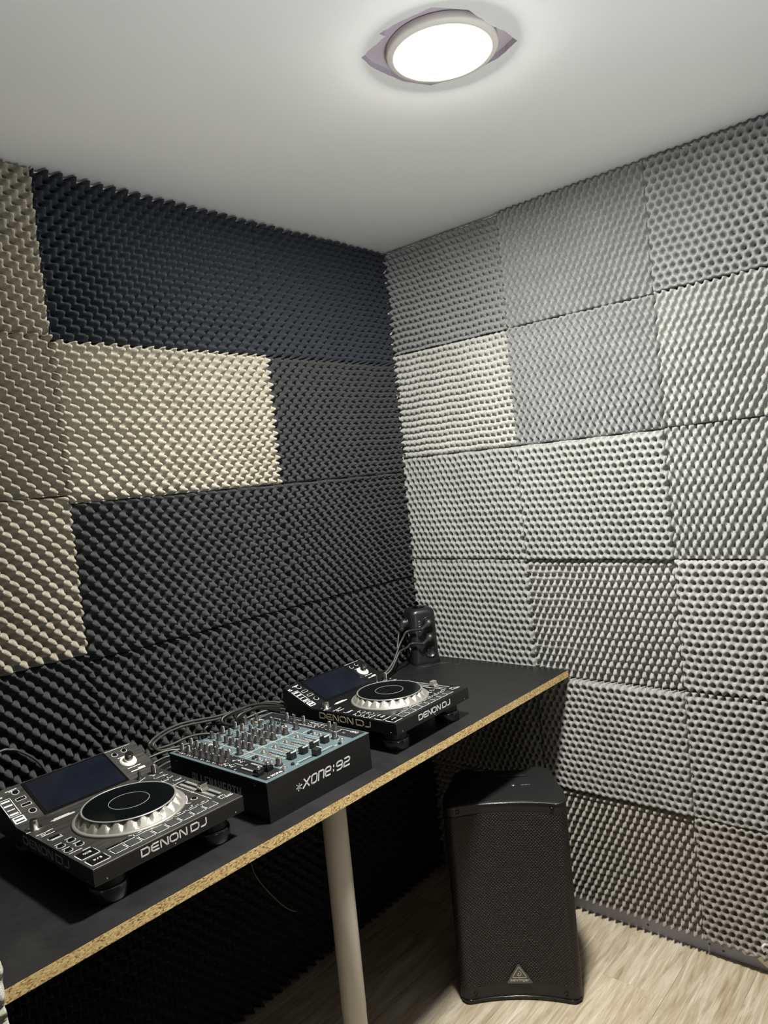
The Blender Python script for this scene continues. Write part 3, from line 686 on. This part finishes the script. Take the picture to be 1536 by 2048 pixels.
# buttons
bt = None
for (x, y) in ((.111,.141),(.146,.141),(.181,.141),(.217,.141),(.078,.116),(.079,.096),(.078,.075),(.252,.118),(.253,.098),(.071,.023),(.253,.026),(.079,.228),(.256,.228)):
    if bt is None:
        bt = MB().lathe([(0.0072,0),(0.0070,0.0012),(0.0056,0.0018),(0.0050,0.0042),(0.0032,0.0056),(0.0004,0.006)], 20, capt=False).build('button', m_rubber_btn, t); bt.location = (x,y,MH)
    else: cp(bt, t, (x,y,MH))
    P([(x-.004,y+.0095),(x+.004,y+.0095)])
sb = None
for (x, y) in ((.074,.131),(.082,.131),(.248,.133),(.256,.133),(.094,.0215),(.232,.012),(.262,.262),(.262,.247)):
    if sb is None: sb = MB().lathe([(0.0042,0),(0.0040,0.004),(0.003,0.005)], 14).build('small_button', m_black_plastic, t); sb.location = (x,y,MH)
    else: cp(sb, t, (x,y,MH))
# faders
fc = None
for (x, y) in ((.118,.051),(.153,.050),(.188,.051),(.224,.053)):
    MB().box(x-.0011,x+.0011,.043,.132,MH,MH+.0004).build('fader_slot', m_black_gloss, t)
    for i in range(9): P([(x+.0035,.060+.008*i),(x+.0085,.060+.008*i)], wd=.0006)
    lm = MB()
    for i in range(9): lm.box(x-.0105,x-.0075,.062+.0072*i,.066+.0072*i,MH,MH+.0006, 0 if i < 5 else (1 if i < 7 else 2))
    lm.build('level_meter', [m_led_green, m_led_amber, m_led_red], t)
    for i in range(9): P([(x-.0055,.064+.0072*i),(x-.0035,.064+.0072*i)], wd=.0007)
    if fc is None:
        fc = MB().prism([(-.0085,0),(.0085,0),(.0095,.0125),(.0,.0148),(-.0075,.0165)], -.008, .008, 0, 'yz').build('fader_cap', m_black_plastic, t, bevel=.0008); fc.location = (x,y,MH+.0008)
        MB().box(-.0084,.0084,-.0004,.0004,.0142,.0172).build('fader_line', m_white_print, fc).location = (0,-.0075,0)
    else: cp(fc, t, (x,y,MH+.0008))
MB().box(.105,.215,.0135,.0155,MH,MH+.0004).build('fader_slot', m_black_gloss, t)
o = MB().prism([(-.0075,0),(.0075,0),(.0085,.0125),(.0,.0150),(-.0085,.0135)], -.008, .008, 0, 'xz').build('crossfader_cap', m_black_plastic, t, bevel=.0008); o.location = (.160,.0145,MH+.0008)
MB().box(.0078,.0092,-.008,.008,.0125,.0142).build('fader_line', m_white_print, o)
P([(.108,.022),(.215,.022)],[(.103,.011),(.103,.018)],[(.218,.011),(.218,.018)]); P([(.098,.0145),(.0995,.0145)],[(.222,.0145),(.2235,.0145)], wd=.0022)
# joystick-like filter sliders on the left panel
js = None
for (x, y) in ((.020,.048),(.047,.049)):
    MB().box(x-.001,x+.001,.040,.130,MH+.0003,MH+.0006).build('fader_slot', m_black_gloss, t)
    if js is None:
        js = MB().prism([(-.009,0),(.009,0),(.0085,.010),(-.0085,.010)], -.0085, .0085, 0, 'yz').build('filter_slider', m_black_gloss, t, bevel=.001); js.location = (x,y,MH+.001)
        MB().lathe([(.0052,.010),(.0064,.013),(.0058,.0165),(.0030,.0188),(.0003,.0194)], 20, capt=False).build('metal_ball', m_chrome, js)
    else: cp(js, t, (x,y,MH+.001))
    for i in range(20): P([(x+.005,.065+.0026*i),(x+.009,.065+.0026*i)], wd=.0006)
for (x, y) in ((.020,.140),(.024,.150),(.018,.158),(.048,.142),(.052,.154),(.045,.165),(.022,.168)):
    P([(x-.004,y),(x+.003,y)],[(x+.005,y-.003),(x+.007,y-.003)],[(x-.001,y+.003),(x+.001,y+.0045)], wd=.0012)
P([(.036,.122),(.036,.150)],[(.010,.120),(.016,.120)],[(.040,.118),(.046,.118)])
for y in (.330,.322,.300,.29,.27,.245,.222,.2,.176): P([(.0105,y),(.014,y)],[(.0125,y-.006),(.0155,y-.006)], wd=.0011)
lm = MB()
for i, (x, y) in enumerate(((.012,.171),(.034,.182),(.012,.176))): lm.lathe([(.0016,0),(.0016,.0012)], 10, (x,y,MH+.0003), i % 2)
lm.build('indicator_light', [m_led_red, m_led_amber], t)
# teal panel line work
P([(.066,.172),(.236,.172)],[(.130,.020),(.130,.0195)],[(.133,.156),(.133,.352)],[(.167,.156),(.167,.352)],[(.203,.156),(.203,.352)],[(.240,.156),(.240,.310)],[(.095,.060),(.095,.352)],[(.135,.060),(.135,.152)],[(.170,.060),(.170,.152)],[(.206,.060),(.206,.152)],[(.238,.060),(.238,.152)],[(.066,.265),(.090,.265)],[(.066,.150),(.092,.150)],[(.070,.205),(.086,.205)],[(.244,.150),(.270,.150)],[(.244,.205),(.266,.205)],[(.070,.160),(.085,.160)],[(.244,.065),(.268,.065)], wd=.0008)
for x in (.128,.163,.199,.235):
    for y in (.298,.27,.245,.22,.197,.178): P([(x-.0025,y),(x+.0015,y)], wd=.0011)
text(pr, '92', .0665, .0895, .3005, .312, lambda a,b,h:(a,b,MH+.0003+h), .0022, .3, .15)
# right panel graphics, master meter
lm = MB()
for r2 in range(2):
    for i in range(10): lm.box(.242+.0035*i if 0 else .244+.009*r2,.247+.009*r2,.3215+.0026*i,.3233+.0026*i,MH+.0003,MH+.0009, 0 if i < 5 else (1 if i < 7 else 2))
lm.build('level_meter', [m_led_green, m_led_amber, m_led_red], t)
for i in range(8): P([(.262,.322+.003*i),(.266,.322+.003*i)],[(.240,.322+.003*i),(.241,.322+.003*i)], wd=.0008)
P([(.288,.325),(.288,.285),(.283,.281)],[(.306,.26),(.306,.21)],[(.284,.222),(.284,.15)],[(.308,.195),(.308,.125)],[(.290,.176),(.303,.176)],[(.290,.160),(.303,.160)],[(.290,.145),(.303,.145)],[(.306,.08),(.306,.032)],[(.286,.076),(.304,.076)],[(.290,.132),(.300,.132)])
for i in range(12): P([(.288+.008*(i%3),.192-.004*i),(.291+.008*(i%3),.192-.004*i)], wd=.0011)
for i in range(3): p_ = rrect(.305,.026+.008*i,.004,.0028,.0006,1); P(p_+[p_[0]], wd=.0009)
o = MB().lathe([(.0048,0),(.0048,.0004),(.0038,.0004),(.0036,-.0004)], 20).build('headphone_socket', m_steel, t); o.location = (.290,.055,MH+.0004)
# small logo word along the front of the left panel
text(pr, 'xone', .027, .058, .013, .021, lambda a,b,h:(a,b,MH+.0003+h), .0018, .3, .2)
strokes(pr, [[(.021+.003*math.cos(a),.0165+.003*math.sin(a)),(.021,.0165)] for a in (0,1.05,2.1,3.14,4.2,5.2)], top, .001)
tag(pr.build('printed_markings', m_white_print, t), kind='stuff')
mb = MB()
for (x, y) in ((.030,.352),(.14,.353),(.28,.353),(.005,.20),(.005,.30),(.012,.005),(.095,.005),(.225,.005),(.305,.005),(.005,.1)): mb.lathe([(.0018,0),(.0016,.0005)], 10, (x,y,MH))
for (y, z) in ((.33,.073),(.20,.073),(.20,.03),(.04,.074)): mb.lathe([(.0018,0),(.0016,-.0005)], 10, (0.0005,y,z), axis='x')
tag(mb.build('screws', m_steel, t), kind='stuff')
# front logo
q = MB(); ff = lambda a, b, h: (a, -h, b)
text(q, 'xone', .0965, .183, .0365, .0575, ff, .0031, .26, .22); text(q, ':', .1895, .1925, .0365, .0575, ff, .0031, .2, .22); text(q, '92', .1995, .2455, .0365, .0575, ff, .0031, .26, .22)
for i in range(6):
    a = R(60*i+15); cx, cz = .0865, .0455; L_ = .0068 if i % 2 else .0078
    strokes(q, [[(cx+.0022*math.cos(a), cz+.0022*math.sin(a)), (cx+L_*math.cos(a), cz+L_*math.sin(a))]], ff, .0010)
    q.lathe([(.0014 if i in (3,4,5,0) else .0009,0),(.0014 if i in (3,4,5,0) else .0009,-.0004)], 10, (cx+L_*math.cos(a),0,cz+L_*math.sin(a)), axis='y')
strokes(q, [[(.0865+.0023*math.cos(a*.5236), .0455+.0023*math.sin(a*.5236)) for a in range(13)]], ff, .0011)
q.build('front_lettering', m_white_print, t)
q = MB(); text(q, 'ALL3K&H3ATH', 0.0, .180, .034, .0585, lambda a,b,h:(.0003-h,.270-a,b), .0034, .42)
q.build('side_lettering', m_grey_print, t)

# ------------------------------------------------------------------ plug tower
TA = R(-33)
t = thing('plug_tower', 'black upright power socket tower in the corner with a red light', 'power strip', (0.072,-0.088,TZ), TA+R(90))
def rings(mb, secs, mi=0, n=6):
    """stack of rounded rectangles (half x, half y, radius, z)"""
    allv = []; k = None
    for (hx, hy, r, z) in secs:
        p = rrect(0,0,hx,hy,r,n); k = len(p); allv += [(a,b,z) for a,b in p]
    fs = [(i*k+j, i*k+(j+1)%k, (i+1)*k+(j+1)%k, (i+1)*k+j) for i in range(len(secs)-1) for j in range(k)]
    mb.add(allv, fs, mi, True); mb.add(allv[:k], [tuple(range(k-1,-1,-1))], mi); mb.add(allv[-k:], [tuple(range(k))], mi)
    return mb
HX = 0.050
rings(MB(), [(HX+.002,HX+.002,.02,.0005),(HX+.003,HX+.003,.02,.003),(HX+.002,HX+.002,.02,.012),(HX,HX,.022,.030),(HX-.001,HX-.001,.024,.180),(HX-.003,HX-.003,.026,.192),(HX-.009,HX-.009,.026,.199),(HX-.018,HX-.018,.024,.2015)]).build('housing', m_tower, t)
MB().lathe([(.018,.2010),(.024,.2045),(.0235,.2055),(.002,.2058)], 32).build('top_cap', m_black_gloss, t)
def socket(face, z, x=0.008):
    # local frame of a face: normal -y for face 0, -x for face 1
    g_ = bpy.data.objects.new('tmp', None)
    mb = MB().lathe([(.0215,0),(.0215,-.0035),(.0195,-.0035),(.0185,-.0005),(.0002,-.0005)], 32, axis='y', capt=False)
    mb.lathe([(.0025,-.0006),(.0025,-.0012)], 10, (-.0095,0,0), 1, axis='y'); mb.lathe([(.0025,-.0006),(.0025,-.0012)], 10, (.0095,0,0), 1, axis='y')
    mb.box(-.002,.002,-.0030,-.0005,-.019,-.0145, 1); mb.box(-.002,.002,-.0030,-.0005,.0145,.019, 1)
    o = mb.build('socket', [m_tower, m_steel], t)
    bpy.data.objects.remove(g_)
    if face == 0: o.location = (x, -HX-.0004, z); o.rotation_euler = (0, R(35), 0)
    else: o.location = (-HX-.0004, x, z); o.rotation_euler = (0, R(20), R(-90))
    return o
for z in (.045,.097,.150): socket(0, z, .014)
for z in (.045,.097,.150): socket(1, z, 0.0)
q = MB()
for i, z in enumerate((.160,.157,.149,.141,.139,.132,.122)): strokes(q, [[(-.022,z),(-.015,z)]], lambda a,b,h:(a,-HX-h,b), .0009)
q.build('printed_markings', m_grey_print, t)
MB().lathe([(.0048,0),(.0048,-.002),(.0038,-.003)], 18, (-.017,-HX,.1), axis='y').build('power_switch', m_black_gloss, t)
MB().lathe([(.0022,0),(.0020,-.0012)], 12, (-.022,-HX-.001,.008), axis='y').build('power_light', m_led_on, t)

# plugs with their flexes: each is a thing pushed into the tower
def tw(x, y, z):   # tower-local to world
    a = TA+R(90); return Vector((0.072+x*math.cos(a)-y*math.sin(a), -0.088+x*math.sin(a)+y*math.cos(a), TZ+z))
def plug(label, x, z, path, face=0):
    if face == 0: p0 = tw(x,-HX-.001,z); n = (tw(x,-HX-.2,z)-tw(x,-HX,z)).normalized(); side = (tw(x-.1,0,z)-tw(x,0,z)).normalized()
    else: p0 = tw(-HX-.001,x,z); n = (tw(-.2,x,z)-tw(-.1,x,z)).normalized(); side = (tw(0,x-.1,z)-tw(0,x,z)).normalized()
    t = thing('power_plug', label, 'plug', p0, 0, 'plugs in the socket tower')
    mb = MB(); q_ = n.to_track_quat('Z', 'Y').to_matrix()
    prof = [(.0175,.0),(.0178,.010),(.0165,.018),(.0120,.024),(.003,.027)]
    vs = []; nn = 24
    for r, z_ in prof:
        for i in range(nn):
            a = 2*math.pi*i/nn; vs.append(q_ @ Vector((r*math.cos(a), r*math.sin(a), z_)))
    mb.add(vs, [(k_*nn+i, k_*nn+(i+1)%nn, (k_+1)*nn+(i+1)%nn, (k_+1)*nn+i) for k_ in range(len(prof)-1) for i in range(nn)], 0, True); mb.add(vs[:nn], [tuple(range(nn))]); mb.add(vs[-nn:], [tuple(range(nn))])
    mb.build('plug_body', m_black_plastic, t)
    b0 = n*.013; e = (side*.85+n*.45+Vector((0,0,-.32))).normalized()
    mb = MB(); L_ = .046
    for i in range(12):
        a = b0+e*(.010+.003*i); tube(mb, [a, a+e*.0020], (.0085-.0004*i), 12, 0)
    tube(mb, [b0, b0+e*L_], .0048, 12, 0); tube(mb, [b0, b0+e*.016], .0105, 14, 0)
    mb.build('strain_relief', m_cable2, t)
    pts = [b0+e*(L_-.004)] + [Vector(p)-p0 for p in path]
    tube(MB(), pts, .0040, 10, 8).build('flex', m_cable2, t)
plug('upper black power plug on the tower front, its flex arcing down to the left', .014, .150, [(.076,-.168,.978),(.080,-.200,.962),(.082,-.224,.944),(.082,-.246,.916),(.082,-.270,.890),(.075,-.31,.862),(.06,-.36,.853)])
plug('lower black power plug on the tower front, below the first one', .014, .097, [(.088,-.165,.934),(.098,-.205,.930),(.100,-.249,.925),(.100,-.277,.898),(.095,-.305,.870),(.08,-.345,.854),(.06,-.39,.853)])
plug('black power plug on the shaded left flank of the tower', 0.0, .150, [(.024,-.150,.975),(.030,-.175,.930),(.045,-.205,.885),(.055,-.235,.856),(.06,-.29,.853),(.05,-.34,.853)], face=1)

# ------------------------------------------------------------------ cables behind the devices
def cable(label, pts, r=.0034, m=m_cable, name='cable', group=None, cat='cable'):
    o = tube(MB(), pts, r, 8, 8).build(name, m); tag(o, label, cat, group); return o
zt = TZ+.0045
cable('topmost dark cable looping far left behind the mixer', [(.17,-.800,.905),(.13,-.847,.931),(.12,-.907,.941),(.12,-.947,.945),(.11,-1.025,.944),(.10,-1.116,.955),(.10,-1.169,.956),(.11,-1.214,.952),(.12,-1.241,.945),(.12,-1.243,.933),(.12,-1.227,.925),(.12,-1.182,.921),(.12,-1.126,.923),(.13,-1.076,.915),(.16,-1.04,.90),(.175,-1.02,.89)], m=m_cable2)
cable('second dark cable running just under the topmost one', [(.165,-.815,.898),(.14,-.86,.923),(.125,-.92,.934),(.12,-.96,.938),(.11,-1.03,.937),(.10,-1.116,.947),(.10,-1.169,.948),(.11,-1.210,.944),(.12,-1.232,.938),(.122,-1.230,.928),(.125,-1.215,.918),(.13,-1.17,.913),(.14,-1.12,.91),(.16,-1.07,.90),(.18,-1.05,.885)], m=m_cable2)
cable('thick dark cable with a round loop behind the centre of the mixer', [(.17,-.805,.900),(.15,-.871,.935),(.14,-.933,.950),(.14,-.977,.950),(.14,-1.010,.950),(.14,-1.035,.945),(.145,-1.040,.934),(.145,-1.025,.924),(.145,-.998,.915),(.15,-.96,.908)], r=.0042)
cable('dark cable in a small arch behind the back edge of the mixer', [(.10,-1.075,.856),(.10,-1.072,.905),(.10,-1.063,.922),(.10,-1.035,.924),(.11,-1.006,.916),(.12,-.97,.89),(.13,-.95,.86)], r=.0042)
for i in range(3):
    cable(['innermost','middle','outermost'][i]+' of three nested cable coils behind the right back corner of the mixer', [(.165,-.86,.925-.006*i),(.16,-.92,.944-.002*i),(.16,-.965-.006*i,.946),(.16,-.990-.007*i,.938),(.16,-.988-.006*i,.926-.003*i),(.165,-.96,.918-.004*i),(.165,-.90,.91-.006*i),(.17,-.85,.897-.006*i)], r=.0040)
for i in range(5):
    y0 = -.79-.006*i
    cable(['topmost','second','third','fourth','lowest'][i]+' of the cables sagging between mixer and far media player', [(.11,-1.0,.900-.010*i),(.125,-.94,.915-.009*i),(.15,-.88,.922-.011*i),(.165,-.84,.912-.011*i),(.17,-.815,.893-.008*i),(.172,-.800,.872-.0035*i),(.168,-.79,zt)], r=.0038, m=m_cable if i % 2 else m_cable2)
for i in range(4):
    cable(['topmost','second','third','lowest'][i]+' of the cables fanning from the near media player to the mixer', [(.125+.01*i,-1.37,.905-.011*i),(.135+.01*i,-1.31,.912-.013*i),(.15+.008*i,-1.26,.922-.014*i),(.16,-1.215,.924-.014*i),(.18,-1.17,.914-.012*i),(.195,-1.13,.90-.010*i)], r=.0034, m=m_cable2 if i % 2 == 0 else m_cable)
for i in range(2):
    cable(['upper','lower'][i]+' black cable lying in the gap between near media player and mixer', [(.14,-1.34,.865-.008*i),(.18,-1.29,.872-.010*i),(.20,-1.26,.874-.010*i),(.199,-1.22,.872-.010*i)], r=.0036)
cable('paler cable arching over from the left behind the near screen', [(.115,-1.70,.99),(.12,-1.64,1.03),(.12,-1.583,1.045),(.12,-1.563,1.042),(.12,-1.548,1.035),(.12,-1.524,1.014),(.12,-1.505,.99),(.125,-1.493,.962),(.135,-1.485,.93)], r=.0030, m=m_cable2)
cable('dark cable trailing from the tower flexes along the wall to the far player', [(.06,-.40,.854),(.05,-.30,.854),(.045,-.24,.854),(.03,-.20,.856)], r=.0034)
cable('thin wire squiggle lying on the desk in front of the tower', [(.130,-.117,TZ+.0012),(.118,-.138,TZ+.0012),(.112,-.158,TZ+.0012),(.122,-.160,TZ+.0012),(.140,-.140,TZ+.0012),(.150,-.108,TZ+.0012),(.165,-.088,TZ+.0012),(.19,-.075,TZ+.0012)], r=.0008, m=m_wire, name='wire', cat='wire')
cable('short thin wire on the desk right of the tower', [(.195,-.055,TZ+.0012),(.215,-.062,TZ+.0012),(.228,-.080,TZ+.0012),(.215,-.088,TZ+.0012)], r=.0008, m=m_wire, name='wire', cat='wire')
cable('thin dark wire hanging below the desk left of the white leg', [(.40,-1.20,TZ-.0245),(.40,-1.184,.699),(.40,-1.165,.64),(.40,-1.106,.551),(.38,-1.05,.50),(.3,-1.0,.47),(.1,-.95,.46),(.03,-.94,.46)], r=.0012, m=m_wire, name='wire', cat='wire')

# ------------------------------------------------------------------ loudspeaker
SB = Vector((.4875,-.5676)); SE = Vector((.7695,-.3812)); dirx = (SE-SB).normalized(); ang = math.atan2(dirx.y, dirx.x)
mid = (SB+SE)/2
SW, SH, SD = 0.350, 0.588, 0.265
t = thing('loudspeaker', 'black loudspeaker with perforated grille standing on the floor by the desk', 'speaker', (mid.x, mid.y, 0), ang)
def plan(inset=0.0, back=SD, n=14, lobes=True):
    """plan outline: concave front, rounded corners, tapering towards the back"""
    hw = SW/2-inset; sag = 0.020; pts = []
    fr = 0.030
    pts.append((-hw, fr+inset))
    for k_ in range(1, 6): a = math.pi+math.pi/2*k_/6; pts.append((-hw+fr+fr*math.cos(a), fr+inset+fr*math.sin(a)))
    for k_ in range(n+1):
        u = -1+2*k_/n; x = u*(hw-fr); pts.append((x, inset+sag*(1-u*u)))
    for k_ in range(1, 6): a = -math.pi/2+math.pi/2*k_/6; pts.append((hw-fr+fr*math.cos(a), fr+inset+fr*math.sin(a)))
    pts.append((hw, fr+inset)); pts.append((hw, 0.085))
    if back > 0.1:
        bw = hw-.024; br = .055
        for k_ in range(7): a = R(-12)+(math.pi/2+R(12))*k_/6; pts.append((bw-br+br*math.cos(a)*1.0, back-br+br*math.sin(a)))
        if lobes: pts += [(.085, back), (.085, back-.022), (-.085, back-.022), (-.085, back)]
        for k_ in range(7): a = math.pi/2+(math.pi/2+R(12))*k_/6; pts.append((-bw+br+br*math.cos(a), back-br+br*math.sin(a)))
    pts.append((-hw, 0.085))
    return pts
mb = MB(); mb.prism(plan(), 0.006, SH-.001, 0, 'xy'); mb.build('cabinet', m_cab, t, bevel=.004, seg=3)
MB().prism(plan(0.004, 0.0), SH-.0006, SH+.0010, 0, 'xy').build('front_frame_top', m_cab, t, bevel=.0008)
MB().prism(plan(0.0015,0.0), 0.0005, .012, 0, 'xy').build('base_rim', m_black_gloss, t, bevel=.001)
# grille: follows the concave front and wraps round both corners
def front_y(x, inset=0.0):
    hw = SW/2; fr = .030; u = abs(x)/(hw-fr)
    if u <= 1: return .020*(1-u*u)
    d = abs(x)-(hw-fr); return fr-math.sqrt(max(fr*fr-d*d, 0))
mb = MB(); nx, nz = 56, 2; xs = [-(SW/2-.004)+(SW-.008)*i/nx for i in range(nx+1)]
for (off, m_i) in ((.0022, 0),):
    vs = []; zb_, zt_ = .050, SH-.034
    for z in (zb_, zt_):
        for x in xs:
            # lower and upper rims of the perforated area are shallow arches
            k_ = 1-(x/(SW/2))**2; zz = z + (.010*k_ if z == zb_ else .004*k_)
            vs.append((x*1.006, front_y(x)-off, zz))
    n1 = nx+1
    mb.add(vs, [(i, i+1, n1+i+1, n1+i) for i in range(nx)], m_i, True)
    mb.add([vs[i] for i in range(n1)]+[(v[0], v[1]+.003, v[2]) for v in vs[:n1]], [(i, n1+i, n1+i+1, i+1) for i in range(nx)], m_i, True)
    mb.add([vs[n1+i] for i in range(n1)]+[(v[0], v[1]+.003, v[2]) for v in vs[n1:]], [(i, i+1, n1+i+1, n1+i) for i in range(nx)], m_i, True)
mb.build('grille', m_grille, t)
# piping that outlines the front
mb = MB()
ring = [(x, front_y(x)-.0015, SH-.0035) for x in xs[::2]]
tube(mb, ring, .0016, 8, 2); ring = [(x, front_y(x)-.0015, .0130) for x in xs[::2]]; tube(mb, ring, .0016, 8, 2)
mb.build('edge_trim', m_black_gloss, t)
sc = None
for (x, z) in ((-.132,SH-.018),(.132,SH-.018),(-.128,.030),(.128,.030)):
    if sc is None: sc = MB().lathe([(.0058,0),(.0056,-.0025),(.0042,-.0028),(.0036,-.0012),(.0003,-.0012)], 18, axis='y', capt=False).build('screw', m_black_gloss, t); sc.location = (x, front_y(x)-.0004, z)
    else: cp(sc, t, (x, front_y(x)-.0004, z))
# badge
bx, bz = 0.0, .077; by = .020-.0045
hw_, bb, tt = .039, -.022, .038
def tri(s, ex=0):
    base = [(-hw_*s, bb*s+ex), (hw_*s, bb*s+ex), (0, tt*s+ex)]; out = []
    c0 = Vector((0, (bb*2+tt)*s/3+ex))
    for i in range(3):
        p = Vector(base[i]); a = Vector(base[i-1]); b_ = Vector(base[(i+1)%3]); r_c = .007*s
        pa = p+(a-p).normalized()*r_c; pb = p+(b_-p).normalized()*r_c
        out += [tuple(pa), tuple(pa*.25+p*.5+pb*.25), tuple(pb)]
    return out
o = MB().prism(tri(1.0), -.003, .0, 0, 'xz').build('badge', m_badge, t, bevel=.0008); o.location = (bx, by, bz)
q = MB(); fb = lambda a, b, h: (a, -.0031-h, b)
p = tri(.54, .0075); strokes(q, [p+[p[0]]], fb, .0011)
strokes(q, [[(-.001+.0062*math.cos(a), .0075+.0068*math.sin(a)) for a in [R(-130+26*i) for i in range(9)]], [(-.0050,.0035),(-.0020,.0095),(-.0005,.0060)]], fb, .0012)
text(q, 'behringer', -.0265, .0265, -.0150, -.0098, fb, .0011, .35)
q.build('badge_lettering', m_white_print, o)
# carrying handle recess on top
MB().box(-.075,.085,.165,.180,SH-.0008,SH+.0012).build('handle_lip', m_black_plastic, t, bevel=.001)
hb = MB().box(-.072,.075,.186,.206,SH-.001,SH+.004).build('handle', m_black_plastic, t, bevel=.003)
MB().lathe([(.006,0),(.005,.0014),(.0003,.0018)], 16, (.032,.130,SH-.0008), capt=False).build('top_screw', m_steel, t)
q = MB(); strokes(q, [[(.055,.128),(.082,.130)]], lambda a,b,h:(a,b,SH-.001+h), .0008); q.build('scratch_mark', m_grey_print, t)
